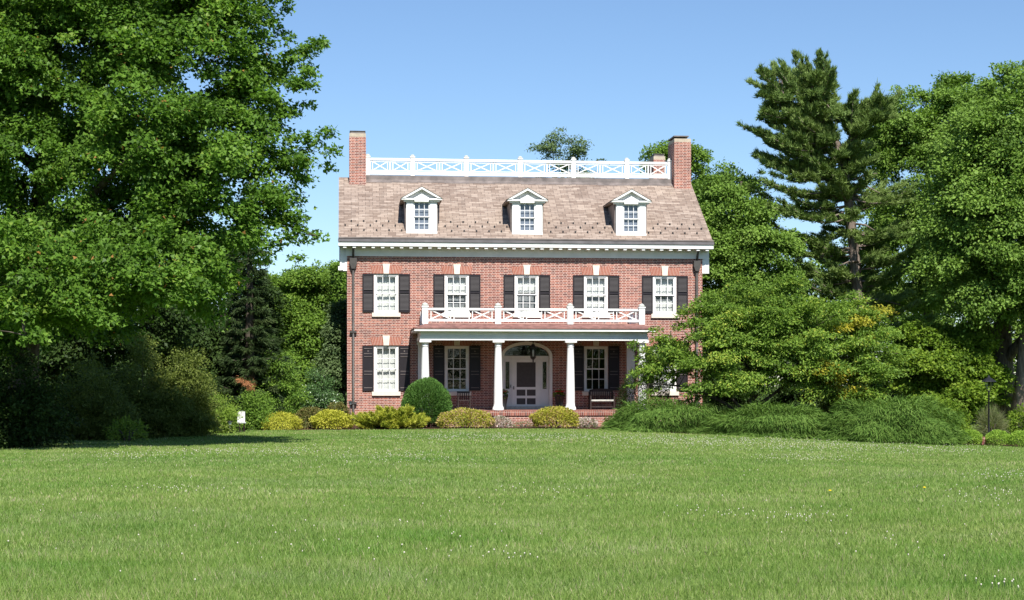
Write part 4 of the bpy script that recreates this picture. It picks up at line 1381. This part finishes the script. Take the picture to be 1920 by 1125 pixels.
# trees on the right
sim_tree('broadleaf_tree', 'tall rounded green tree standing between the pine and the right edge', 1740, 86,
         [lobe(1740, 330, 86, 110, 170, 3.4), lobe(1700, 250, 86, 60, 80, 2.0), lobe(1790, 240, 86, 80, 90, 2.2), lobe(1690, 480, 85, 90, 130, 2.6), lobe(1800, 480, 84, 90, 120, 2.6), lobe(1660, 300, 86, 35, 50, 1.2)],
         330, 180, (1.0, .75, .36), .21, M['oakgreen'], 44, spread_n=2.0, tr=.34)
X2 = wx(1884, 72)
tree('broadleaf_tree', 'massive dark trunked tree at the right edge with sunlit crown', (X2, 72, gzf(X2, 72)),
     [(X2, 72, gzf(X2, 72) - .2), (X2 - .05, 72, 2.0), (X2 - .12, 72, 4.5), (X2 - .3, 72.2, 7.5), (X2 + .2, 72.3, 10.5), (X2 + .6, 72, 13.5)],
     [lobe(1870, 290, 72, 110, 110, 3.6), lobe(1960, 230, 72, 150, 120, 3.8), lobe(1830, 400, 71, 90, 110, 3.0), lobe(1950, 400, 70, 120, 130, 3.4), lobe(1850, 520, 70, 110, 70, 2.6), lobe(1790, 440, 71, 50, 70, 1.6), lobe(1905, 160, 73, 60, 45, 1.8), lobe(1960, 560, 70, 110, 70, 2.4)],
     330, 185, (1.0, .78, .36), .2, M['oakgreen'], 45, spread_n=2.0, trunk_r=.52, limbs=14, fork=.22)
X3 = wx(1918, 70.5)
tree('broadleaf_tree', 'second paler trunk cut by the right edge beside the massive tree', (X3, 70.5, gzf(X3, 70.5)),
     [(X3 - .25, 70.5, gzf(X3, 70.5) - .2), (X3, 70.5, 2.2), (X3 + .15, 70.5, 4.5), (X3 + .9, 70.6, 7.5), (X3 + 1.2, 70.5, 10)],
     [lobe(2040, 420, 70.5, 100, 170, 2.6), lobe(1990, 540, 69.5, 70, 70, 2.0)], 90, 170, (1.0, .78, .36), .2, M['oakgreen'], 46, trunk_r=.36, limbs=6, fork=.5, bark=M['pinebark'])
sim_tree('broadleaf_tree', 'small yellow green maple behind the lamp post', 1770, 71,
         [lobe(1750, 680, 71, 75, 70, 1.9), lobe(1810, 660, 71, 55, 50, 1.5), lobe(1715, 640, 72, 45, 45, 1.3), lobe(1780, 745, 70, 60, 40, 1.3), lobe(1840, 720, 71, 40, 50, 1.2)],
         120, 150, (.75, .6, .26), .19, M['yellowgreen'], 47, tr=.12, shape='maple')
# dogwood in front of the right corner
DY = 62.5
XD = wx(1402, DY)
gd = gzf(XD, DY)
yel = lambda p, rng: (abs((p[0] / p[1] * FPX + 960) - 1622) < 48 and abs(HOR - (p[2] - EYE) / p[1] * FPX - 590) < 32 and rng.random() < .38) or \
    (abs((p[0] / p[1] * FPX + 960) - 1572) < 36 and abs(HOR - (p[2] - EYE) / p[1] * FPX - 712) < 30 and rng.random() < .4)
tree('dogwood_tree', 'low spreading dogwood with partly yellow leaves in front of the right house corner', (XD, DY, gd),
     [(XD, DY, gd - .2), (XD + .02, DY, gd + .7), (XD + .2, DY + .1, gd + 1.5), (XD + .4, DY, gd + 2.6), (XD + .6, DY, gd + 3.6)],
     [lobe(1410, 605, DY, 115, 82, 2.4), lobe(1500, 640, DY, 125, 90, 2.6), lobe(1370, 665, 61.5, 95, 65, 1.9), lobe(1580, 655, DY, 95, 85, 2.0), lobe(1290, 655, DY, 62, 42, 1.1),
      lobe(1252, 668, 62.8, 46, 32, .8), lobe(1330, 715, 60.8, 50, 35, .8), lobe(1385, 705, 60.6, 45, 35, .8), lobe(1240, 694, 62.6, 34, 30, .6), lobe(1590, 595, DY + .5, 60, 40, 1.3), lobe(1370, 565, DY + .3, 55, 48, 1.2), lobe(1450, 555, DY + .3, 60, 42, 1.3), lobe(1590, 715, 60.8, 75, 45, 1.2), lobe(1640, 660, 61.5, 45, 55, 1.0)],
     235, 150, (.66, .56, .20), .165, M['dogwood'], 51, lw=.6, trunk_r=.15, limbs=9, fork=.2, droop=.2, spread_n=2.2,
     sprays=[((wx(a0, 62.4), 62.5, wz(b0, 62.4)), (wx(a1, 62.4), 62.2, wz(b1, 62.4))) for a0, b0, a1, b1 in ((1290, 660, 1178, 655), (1280, 690, 1188, 712), (1290, 640, 1222, 618), (1270, 700, 1205, 740), (1340, 600, 1275, 590), (1320, 720, 1290, 755))],
     extra_mats=[(M['dogyellow'], 1, yel)],
     extra_boughs=[((wx(px, Y), Y, wz(py, Y)), (-1, 0, up)) for px, py, Y, up in ((1212, 660, 62.4, .2), (1218, 690, 62.4, 0), (1245, 634, 62.8, .3), (1202, 672, 62.4, .1), (1280, 608, 62.8, .2))])
m = MB()

# far wood: one mass
def far_wood():
    rng = np.random.default_rng(77)
    F = Foliage('kite')
    for X in np.arange(-70, 72, 2.3):
        Y = rng.uniform(100, 118)
        hgt = 7.6 if X < 2 else (9.0 if X < 12 else 11.5)
        hgt *= rng.uniform(.85, 1.1)
        for k in range(60):
            a = rng.normal(size=3); a /= np.linalg.norm(a)
            p = np.array([X, Y, hgt * .5]) + a * np.array([2.6, 2.2, hgt * .5]) * rng.uniform(.5, 1)
            bough_cloud(F, p, np.array([a[0], a[1] - .4, .1]), rng, 85, 1.3, 1.1, .6, .40, .8)
    o = F.build('far_wood', M['farwood'])
    tag(o, 'distant dark green wood closing the view behind the garden', 'wood', kind='stuff')
far_wood()

def reflected_wood():
    rng = np.random.default_rng(78)
    F = Foliage('kite')
    for X in np.arange(-75, 76, 5.5):
        Y, hgt = rng.uniform(-62, -48), rng.uniform(9, 17)
        for k in range(48):
            a = rng.normal(size=3); a /= np.linalg.norm(a)
            p = np.array([X + rng.normal(), Y, hgt * .5]) + a * np.array([3.0, 2.5, hgt * .5]) * rng.uniform(.5, 1)
            bough_cloud(F, p, np.array([a[0], a[1] + .4, .1]), rng, 36, 1.6, 1.3, .7, .75, .8)
    tag(F.build('wood', M['farwood']), 'belt of trees across the lawn from the house, mirrored dimly in its window panes', 'wood', kind='stuff')
reflected_wood()

# ------------------------------------------------------------------ shrubs and bed plants
def shrub(name, label, px0, px1, pyt, Y, mat, seed, n=5200, ls=.09, lw=.6, shape='kite', style='ball', depth=None, cat='shrub', group=None, bump=.16, sink=.12, tint_shift=0.0):
    """a shrub of many small leaves whose foot spans px0..px1 at depth Y and whose top reaches row pyt"""
    rng = np.random.default_rng(seed)
    X = wx((px0 + px1) / 2, Y)
    hw = (px1 - px0) / 2 * Y / FPX
    g0 = gzf(X, Y)
    H = wz(pyt, Y) - g0
    dy = depth or hw * .9
    root = empty(name, (X, Y, g0), label, cat, group)
    F = Foliage(shape)
    # a lumpy radius built from random bumps
    n = int(n * 1.7)
    bd = unit(rng.normal(size=(40, 3)) + [0, -.2, .3]); ba = rng.uniform(.5, 1.0, 40) * bump
    d = unit(rng.normal(size=(n, 3)))
    d = d[(d[:, 2] > -.35)]
    n = len(d)
    rad = 1 - bump * .6 + (np.exp((d @ bd.T - 1) * 14) * ba).max(1) * 1.6
    shell = rng.random(n) ** .35
    shell = .45 + .55 * shell
    lump = (np.exp((d @ bd.T - 1) * 14)).max(1)
    cz = H * .38 if style != 'weep' else H * .12
    rz = H - cz
    pos = d * (rad * shell)[:, None] * [hw, dy, rz] + [0, 0, cz]
    low = d[:, 2] < 0
    pos[low, 2] = cz + d[low, 2] * rad[low] * shell[low] * cz * 2.2
    pos[:, 2] = np.maximum(pos[:, 2], .02)
    t = .5 + rng.normal(0, .2, n) + (lump - .4) * .35 + tint_shift
    sz = ls * rng.uniform(.6, 1.3, n)
    if style == 'ball':
        dr_ = d + rng.normal(size=(n, 3)) * .6
        nr = d * .9 + [0, 0, .5] + rng.normal(size=(n, 3)) * .5
        F.add(pos, dr_, nr, sz, sz * lw, t)
    elif style == 'spray':      # feathery outward sprays
        dr_ = d * .9 + [0, 0, .35] + rng.normal(size=(n, 3)) * .35
        F.add(pos, dr_, rng.normal(size=(n, 3)), sz, sz * lw, t)
    elif style == 'weep':       # strands that arch outward and hang
        out = d * [1, 1, 0]; out = unit(out + [0, 0, 1e-4])
        sz = sz * (.7 + .5 * lump)
        t = t + rng.normal(0, .16, n) + .14 * np.sin(pos[:, 0] * 5.0 + 3 * d[:, 1]) * np.sin(pos[:, 2] * 9.0 + pos[:, 0] * 2)
        dr_ = out * .75 + [0, 0, -.4] + rng.normal(size=(n, 3)) * .42 + np.where(d[:, 2:3] > .75, [[0, 0, .6]], [[0, 0, 0]])
        F.add(pos + [0, 0, .05], dr_, rng.normal(size=(n, 3)) * .5 + d + [0, 0, .5], sz, sz * lw, t)
    elif style == 'droop':
        dr_ = d * .6 + [0, 0, -.35] + rng.normal(size=(n, 3)) * .4
        F.add(pos, dr_, d + [0, 0, .6] + rng.normal(size=(n, 3)) * .4, sz, sz * lw, t)
    F.build('foliage', mat, root, bend=.15 if style == 'weep' else 0)
    s = MB()
    for k in range(7):
        a = 2 * math.pi * k / 7 + rng.random()
        s.tube([(0.06 * math.cos(a), .06 * math.sin(a), -.05), (hw * .3 * math.cos(a), dy * .3 * math.sin(a), H * .35), (hw * .55 * math.cos(a), dy * .55 * math.sin(a), H * .62)], [.03, .02, .008], 5)
    s.build('stem', M['bark'], root)
    return root

def bush(name, label, px0, px1, pyt, Y, mat, seed, ls=.13, n_b=70, n_leaf=90, lw=.6, depth=1.3, group=None):
    """a loose many stemmed bush of leafy boughs from the ground up"""
    rng = np.random.default_rng(seed + 900)
    cx, hw = (px0 + px1) / 2, (px1 - px0) / 2
    X = wx(cx, Y); g0 = gzf(X, Y)
    pyb = HOR - (g0 - EYE) / Y * FPX
    H = pyb - pyt
    L = [lobe(cx + rng.uniform(-.12, .12) * hw, pyt + H * .42, Y, hw * .62, H * .42, depth)]
    for k in range(6):
        t = -1 + 2 * (k + .5) / 6
        r_ = hw * rng.uniform(.28, .42)
        L.append(lobe(cx + t * hw * .78, pyb - H * rng.uniform(.25, .62) * (1 - .3 * abs(t)), Y - rng.uniform(-.2, .7), r_, H * rng.uniform(.22, .34), depth * .6))
    for t in (-.55, 0, .5):
        L.append(lobe(cx + t * hw, pyb - H * .16, Y - .3, hw * .42, H * .17, depth * .7))
    st = [(X, Y, g0 - .1), (X, Y, g0 + (wz(pyt, Y) - g0) * .25), (X + .05, Y, g0 + (wz(pyt, Y) - g0) * .6)]
    return tree(name, label, (X, Y, g0), st, L, n_b, n_leaf, (.55, .42, .22), ls, mat, seed, lw, 'kite', .07, 9, group=group, cat='shrub', fork=.08, dens=1.5, spread_n=2.2, low=-1.0)

# front bed, left to right
shrub('golden_cypress', 'low golden yellow shrub at the far left end of the front bed', 491, 562, 775, 62.9, M['gold'], 101, 5200, .11, .22, 'kite', 'droop')
shrub('spirea_shrub', 'bronze green spirea between the two golden shrubs left of the house', 553, 615, 764, 64.4, M['brownspirea'], 102, 4200, .085)
shrub('golden_spirea', 'golden yellow shrub at the foot of the left house corner', 585, 660, 771, 63.2, M['gold'], 103, 5200, .085, .6)
def plume_shrub(name, label, px0, px1, pyt, Y, mat, seed, n=90, depth=1.0, nl=.13, nw=.03):
    """a spreading evergreen of layered feathery plumes"""
    rng = np.random.default_rng(seed)
    X = wx((px0 + px1) / 2, Y); hw = (px1 - px0) / 2 * Y / FPX; g0 = gzf(X, Y); H = wz(pyt, Y) - g0
    root = empty(name, (X, Y, g0), label, 'shrub')
    F, wmb = Foliage('needle'), MB()
    for k in range(n):
        a = rng.uniform(0, 2 * math.pi)
        e = rng.uniform(.0, 1.35)
        rr = rng.uniform(.72, 1.0)
        tip = np.array([math.cos(a) * math.cos(e) * hw * rr, math.sin(a) * math.cos(e) * depth * rr, max(.08, (math.sin(e) * .8 + .12 * rng.random()) * H * rr)])
        st = np.array([tip[0] * rng.uniform(.1, .45), tip[1] * .25, max(.04, tip[2] * rng.uniform(.3, .7))])
        bough(F, wmb, st, tip, rng, np.zeros(3), .30, 15, 2, 11, nl, nw, lift=.25, upturn=.05, spread=.45, r=.018)
    F.build('foliage', mat, root)
    wmb.build('stem', M['bark'], root)
plume_shrub('spreading_juniper', 'wide yellow green juniper spreading before the left lower window', 654, 812, 757, 62.6, M['juniper'], 104, 120, 1.1)
shrub('clipped_yew', 'big round clipped green shrub in front of the left porch column', 754, 846, 711, 63.8, M['yew'], 105, 30000, .075, .5, 'kite', 'spray', bump=.06)
shrub('pink_spirea', 'pink and gold spirea mound left of the brick steps', 822, 924, 768, 62.9, M['spirea'], 106, 7500, .075)
shrub('flowering_perennial', 'pale pink flowering clump between the pink spirea and bare mulch', 915, 960, 781, 63.4, M['pinkwhite'], 107, 1800, .06, .7, cat='plant')
shrub('golden_spirea', 'rounded golden spirea in front of the middle of the porch', 997, 1084, 765, 62.7, M['goldspirea'], 108, 7000, .075)
shrub('flowering_perennial', 'pale pink flowering clump right of the rounded golden spirea', 1074, 1122, 784, 63.3, M['pinkwhite'], 109, 1800, .06, .7, cat='plant')
shrub('low_perennial', 'small thin green plant on the mulch before the porch base', 962, 1000, 791, 63.6, M['reedgrass'], 110, 420, .10, .12, 'needle', 'spray', cat='plant')
# weeping evergreen mounds on the right
shrub('weeping_hemlock', 'weeping green evergreen mound nearest the porch', 1140, 1352, 756, 60.8, M['weep'], 111, 17000, .21, .11, 'blade', 'weep', depth=1.7, bump=.30)
shrub('weeping_hemlock', 'weeping green evergreen mound under the dogwood trunk', 1318, 1572, 766, 59.4, M['weep'], 112, 19000, .21, .11, 'blade', 'weep', depth=1.7, bump=.30)
shrub('weeping_hemlock', 'weeping green evergreen mound at the right, widest of the three', 1552, 1795, 754, 57.2, M['weep'], 113, 20000, .21, .11, 'blade', 'weep', depth=1.8, bump=.30)
shrub('dark_yew', 'dark shaded yew beside the right end of the porch', 1158, 1258, 694, 63.9, M['shadegreen'], 114, 9000, .08, .35, 'kite', 'spray', depth=.8)
plume_shrub('olive_juniper', 'dull olive juniper peeping above the mounds beneath the dogwood', 1515, 1650, 735, 61.8, M['olive'], 115, 110, 1.0)
bush('leafy_shrub', 'light green broad leaved shrub left of the lamp post', 1725, 1815, 742, 62.5, M['yellowgreen'], 116, .14, 45, 70, depth=.8)
shrub('leafy_shrub', 'light green leafy shrub behind the box balls at the right edge', 1885, 1960, 768, 64.0, M['yellowgreen'], 117, 3200, .12, .6, bump=.3)
for k, (a, b, lab) in enumerate(((1792, 1842, 'clipped box ball left of the narrow brick edging'), (1848, 1893, 'clipped box ball just right of the narrow brick edging'), (1891, 1938, 'clipped box ball cut by the right edge'))):
    shrub('box_ball', lab, a, b, 806 + k, 58.6 - .3 * k, M['box'], 120 + k, 4200, .055, .6, bump=.05, group='clipped box balls', depth=.5)
shrub('ornamental_grass', 'tuft of upright ornamental grass at the foot of the lamp post', 1838, 1878, 772, 62.8, M['reedgrass'], 125, 1500, .42, .035, 'needle', 'spray', cat='plant')
# left side
bush('large_shrub', 'dense olive green shrub in the shade of the maple, leftmost of the three', 90, 250, 672, 53.0, M['olive'], 130, .13, 95)
bush('large_shrub', 'dense olive green shrub under the maple, middle and tallest of the three', 185, 345, 638, 55.2, M['olive'], 131, .13, 110)
bush('large_shrub', 'dense olive green shrub under the maple, nearest the pale green bush', 280, 402, 652, 56.6, M['olive'], 132, .13, 100)
bush('dark_shrub', 'almost black shrub in deep shade at the left edge of the lawn', -110, 122, 655, 45.2, M['shadegreen'], 133, .15, 110)
bush('lime_shrub', 'pale lime green bush beside the white garden chair', 358, 440, 738, 59.6, M['lime'], 134, .10, 60, 80, depth=.8)
shrub('low_shrub', 'small bright green sprouting plant at the shaded lawn edge', 205, 272, 788, 51.2, M['lime'], 135, 700, .12, .5, bump=.4, cat='plant')
bush('leafy_shrub', 'low green bush right of the white garden chair', 452, 508, 728, 63.2, M['midgreen'], 136, .12, 40, 70, depth=.8)
bush('holly_shrub', 'dark glossy shrub against the trees left of the house corner', 556, 640, 692, 68.6, M['holly'], 137, .13, 70)
bush('leafy_shrub', 'mid green bush below the dead spruce branch', 482, 572, 655, 65.6, M['midgreen'], 138, .14, 80)
shrub('low_shrub', 'brownish low bush against the base of the left house wall', 612, 655, 755, 66.6, M['brownspirea'], 139, 2600, .08)

# undergrowth that closes the view under the trees
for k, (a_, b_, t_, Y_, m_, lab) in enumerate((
        (-60, 150, 650, 64, 'shadegreen', 'dark undergrowth bush far left behind the olive shrubs'),
        (110, 300, 660, 65, 'shadegreen', 'shaded undergrowth bush behind the leftmost olive shrubs'),
        (270, 440, 690, 64.5, 'shadegreen', 'shaded undergrowth bush behind the tallest olive shrub'),
        (400, 540, 640, 70, 'shadegreen', 'tall undergrowth bush between the spruce and the bright tree'),
        (1310, 1440, 640, 76, 'shadegreen', 'dark bush behind the dogwood next to the house corner'),
        (1400, 1560, 660, 77, 'shadegreen', 'dark glossy bush seen under the dogwood branches'),
        (1520, 1680, 640, 75, 'shadegreen', 'bush behind the dogwood at the foot of the pine'),
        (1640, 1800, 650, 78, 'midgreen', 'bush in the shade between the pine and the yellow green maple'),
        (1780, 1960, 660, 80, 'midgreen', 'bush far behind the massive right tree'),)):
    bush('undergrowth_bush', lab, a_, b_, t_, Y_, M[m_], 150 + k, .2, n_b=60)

# ------------------------------------------------------------------ garden objects
def path_light(px, py_top, Y, label, lens=True):
    X = wx(px, Y); g0 = gzf(X, Y)
    H = wz(py_top, Y) - g0
    t = empty('path_light', (X, Y, g0), label, 'garden light', 'small path lights')
    MB().tube([(0, 0, -.05), (0, 0, H - .15)], .014, 8).build('pole', M['iron'], t)
    MB().lathe([(.13, H - .045), (.10, H - .02), (.03, H), (.005, H + .015)], 0, 0, 12).build('cap', M['iron'], t)
    MB().lathe([(.035, H - .15), (.055, H - .13), (.055, H - .05), (.03, H - .046)], 0, 0, 10).build('lamp_glass', M['lens'] if lens else M['iron'], t)
path_light(657, 752, 64.6, 'thin path light in front of the left house corner')
path_light(431, 789, 58.6, 'short path light at the foot of the lime green bush')
path_light(1276, 750, 64.8, 'pale lensed path light before the brick under the right window')
path_light(1291, 747, 64.8, 'all black path light before the brick under the right window', False)

def garden_chair():
    Y = 60.4
    X = wx(448, Y); g0 = gzf(X, Y)
    t = empty('garden_chair', (X, Y, g0), 'white garden chair at the edge of the bushes left of the golden shrub', 'chair', rz=R(-25))
    s = MB()
    for k in range(4):
        s.box(-.16 + k * .085, -.16 + k * .085 + .075, .13, .155, .40, .78 + .03 * math.sin(math.pi * (k + .5) / 4))
    s.build('backrest', M['white'], t)
    MB().box(-.19, .21, -.22, .16, .355, .39).build('seat', M['white'], t)
    for sx in (-.16, .16):
        for sy in (-.18, .11):
            MB().box(sx - .02, sx + .02, sy - .02, sy + .02, 0, .354).build('leg', M['wood'], t)
garden_chair()

def lamp_post():
    Y = 61.6
    X = wx(1854, Y); g0 = gzf(X, Y)
    H = wz(705, Y) - g0
    t = empty('lamp_post', (X, Y, g0), 'dark lamp post with a flared lantern before the massive right tree', 'lamp post')
    MB().lathe([(.07, -.05), (.07, .12), (.045, .16), (.035, .2), (.032, H - .62), (.05, H - .60), (.05, H - .56), (.03, H - .55)], 0, 0, 10).build('pole', M['iron'], t)
    MB().lathe([(.29, H - .22), (.27, H - .19), (.14, H - .10), (.05, H - .05), (.03, H), (.005, H + .03)], 0, 0, 8, False).build('lamp_roof', M['iron'], t)
    l = MB()
    for k in range(4):
        a = math.pi / 4 + k * math.pi / 2
        l.tube([(.17 * math.cos(a), .17 * math.sin(a), H - .22), (.09 * math.cos(a), .09 * math.sin(a), H - .55)], .012, 5)
    l.build('lantern_frame', M['iron'], t)
    MB().lathe([(.075, H - .545), (.15, H - .225)], 0, 0, 4, False).build('lantern_glass', M['glass'], t)
lamp_post()

# mulch beds and brick path
def flat_strip(name, pts_near, pts_far, mat, lift, kind='structure'):
    v, f = [], []
    n = len(pts_near)
    for (x0, y0), (x1, y1) in zip(pts_near, pts_far):
        for q in range(9):
            t = q / 8
            x, y = x0 + (x1 - x0) * t, y0 + (y1 - y0) * t
            v.append((x, y, gzf(x, y) + lift))
    for i in range(n - 1):
        for q in range(8):
            f.append((i * 9 + q, (i + 1) * 9 + q, (i + 1) * 9 + q + 1, i * 9 + q + 1))
    me = bpy.data.meshes.new(name); me.from_pydata(v, [], f)
    uv = me.uv_layers.new(name='UVMap')
    for lp in me.loops:
        uv.data[lp.index].uv = v[lp.vertex_index][:2]
    me.materials.append(mat)
    o = bpy.data.objects.new(name, me); col.objects.link(o)
    if kind: o['kind'] = kind
    return o
bedn = [(wx(p, y), y) for p, y in ((485, 62.4), (600, 61.9), (750, 61.6), (900, 61.5), (1050, 61.4), (1140, 60.6), (1250, 59.3), (1400, 58.2), (1560, 57.0), (1700, 55.8), (1790, 56.2))]
bn2 = []
for i in range(len(bedn) - 1):
    for q in range(6):
        t = q / 6
        bn2.append((bedn[i][0] + (bedn[i + 1][0] - bedn[i][0]) * t, bedn[i][1] + (bedn[i + 1][1] - bedn[i][1]) * t))
bn2.append(bedn[-1])
flat_strip('mulch_bed', bn2, [(x, 69.5) for x, y in bn2], M['soil'], .018)
b2 = [(wx(p, 59.2), 57.7) for p in np.linspace(1790, 2000, 14)]
flat_strip('mulch_bed', b2, [(x, 70.0) for x, y in b2], M['soil'], .022)
xb = wx(1845, 58.3)
pe = MB()
pe.box(-.07, .07, 0, 3.5, -.05, .30)
o = pe.build('brick_edging', M['rowlock'], None, (xb, 58.3, gzf(xb, 58.3)))
tag(o, 'narrow raised brick edging running back between the box balls', 'edging')
pe = MB().box(0, 6, -.08, .05, -.05, .07)
x0 = wx(1850, 57.6)
o = pe.build('bed_edging', M['wood'], None, (x0, 57.6, gzf(x0 + 1.2, 57.6)))
o.rotation_euler = (0, R(2.4), 0)
tag(o, 'low dark edging board along the lawn before the box balls', 'edging')

# ------------------------------------------------------------------ grass
def bed_front(x, y):
    """True where the lawn carries grass"""
    xs_ = np.array([p[0] for p in bedn]); ys_ = np.array([p[1] for p in bedn])
    lim = np.interp(x, np.concatenate([[-60, -20, -14, wx(480, 62.5)], xs_, [wx(1795, 59), 60]]), np.concatenate([[54, 54.0, 55.5, 62.8], ys_, [57.7, 57.5]]))
    return y < lim

def grass():
    rng = np.random.default_rng(9)
    V = []
    def ring_(y0, y1, dens, h, wd):
        half = .40
        ex = 3.0
        n = int(dens * ((y1 ** 2 - y0 ** 2) * half + 2 * ex * (y1 - y0)))
        y = np.sqrt(rng.uniform(y0 ** 2, y1 ** 2, n))
        x = rng.uniform(-1, 1, n) * (half * y + ex)
        ok = bed_front(x, y)
        x, y = x[ok], y[ok]
        n = len(x)
        tuft = .5 + .5 * np.sin(x * 2.1 + np.sin(y * 1.7) * 2) * np.sin(y * 2.3 + np.cos(x * 1.3) * 2)
        hh = h * rng.uniform(.5, 1.2, n) * (.7 + .6 * tuft) * np.where(rng.random(n) < .03, 1.5, 1.0)
        V.append((x, y, hh, wd * rng.uniform(.7, 1.3, n), tuft))
    ring_(5.5, 15, 2100, .074, .0055)
    ring_(15, 22, 1300, .068, .0075)
    ring_(22, 32, 620, .056, .011)
    ring_(32, 45, 330, .052, .017)
    ring_(45, 64, 190, .050, .025)
    x, y, h, wd, tf = (np.concatenate([v[i] for v in V]) for i in range(5))
    n = len(x)
    F = Foliage('blade', 0.1)
    a = rng.uniform(0, 2 * np.pi, n)
    lean = rng.uniform(.1, .75, n)
    d = np.stack([np.cos(a) * lean, np.sin(a) * lean, np.ones(n)], 1)
    face = np.stack([np.sin(a * 3.1), -np.abs(np.cos(a * 2.3)) - .2, np.full(n, .3)], 1)
    pos = np.stack([x, y, gz(x, y) - .004], 1)
    t = .45 + rng.normal(0, .26, n) + .2 * (tf - .5) + (rng.random(n) < .03) * .45
    F.add(pos, d, face, h, wd, t)
    o = F.build('grass', M['grass'], bend=.22)
    tag(o, 'short green mown grass covering the lawn', 'grass', kind='stuff')
grass()

def clover():
    rng = np.random.default_rng(14)
    pts = []
    def patch(px, py, sx, sy, n):
        for _ in range(int(n * (1.7 if py < 866 else 1))):
            q, r_ = px + rng.normal() * sx, py + rng.normal() * sy
            if r_ < 806: continue
            Y = EYE * FPX / (r_ - HOR)
            for _ in range(3):
                X = wx(q, Y); Y = (EYE - gzf(X, Y)) * FPX / (r_ - HOR)
            X = wx(q, Y)
            if bool(bed_front(np.array([X]), np.array([Y - .3]))[0]): pts.append((X, Y))
    for c_ in ((860, 822, 90, 6, 160), (1080, 822, 120, 4, 170), (1270, 830, 90, 5, 170), (1420, 832, 110, 6, 220), (1560, 840, 110, 6, 180), (1760, 845, 70, 5, 90), (400, 850, 60, 4, 60), (240, 855, 50, 5, 60),
               (560, 850, 70, 6, 70), (760, 860, 70, 8, 80), (1500, 862, 50, 4, 60), (1870, 893, 50, 5, 80), (1840, 935, 60, 10, 50), (1400, 968, 70, 6, 40), (1520, 975, 40, 6, 25), (330, 922, 60, 5, 30), (1010, 925, 70, 6, 30),
               (930, 1050, 50, 8, 16), (1870, 1105, 40, 9, 16), (960, 960, 700, 70, 45), (960, 1060, 700, 50, 12), (960, 870, 700, 25, 120), (640, 1000, 160, 30, 20), (1680, 1030, 100, 20, 14)):
        patch(*c_)
    pts = np.array(pts)
    return pts[np.argsort(pts[:, 1])]
cl = clover()
head = MB()
head.lathe([(.003, -.05), (.003, -.005), (.005, -.004), (.007, .002), (.006, .007), (.003, .010)], 0, 0, 6)
proto = None
NEAR = 40
for X, Y in cl[:NEAR]:
    if proto is None:
        proto = head.build('clover_flower', M['clover'])
        tag(proto, 'small white clover flower head standing in the near grass', 'flower', 'white clover flowers in the near grass')
        c_ = proto
    else:
        c_ = proto.copy(); col.objects.link(c_)
    c_.location = (X, Y, gzf(X, Y) + .058)
rng = np.random.default_rng(4)
fm = MB()
for X, Y in cl[NEAR:]:
    s_ = min(1.45, max(.8, Y / 38)) * rng.uniform(.45, 1.1)
    fm.lathe([(.006 * s_, -.004), (.010 * s_, .004), (.009 * s_, .010), (.003, .014)], X, Y, 5)
    k0 = len(fm.v) - 20
    for i in range(k0, len(fm.v)):
        a, b_, z = fm.v[i]; fm.v[i] = (a, b_, z + gzf(X, Y) + .055)
tag(fm.build('clover', M['clover']), 'scattered white clover blossom dotted over the far lawn', 'clover', kind='stuff')
for px, py, lab in ((1556, 929, 'single yellow dandelion left of its fellow on the lawn'), (1733, 923, 'single yellow dandelion farther right on the lawn')):
    Y = EYE * FPX / (py - HOR)
    Y = (EYE - gzf(wx(px, Y), Y)) * FPX / (py - HOR)
    X = wx(px, Y)
    t = empty('dandelion', (X, Y, gzf(X, Y)), lab, 'flower')
    MB().tube([(0, 0, 0), (0, 0, .065)], .003, 5).build('stem', M['stem'], t)
    MB().lathe([(.006, .064), (.024, .072), (.022, .082), (.006, .086)], 0, 0, 10).build('flower_head', M['dandelion'], t)
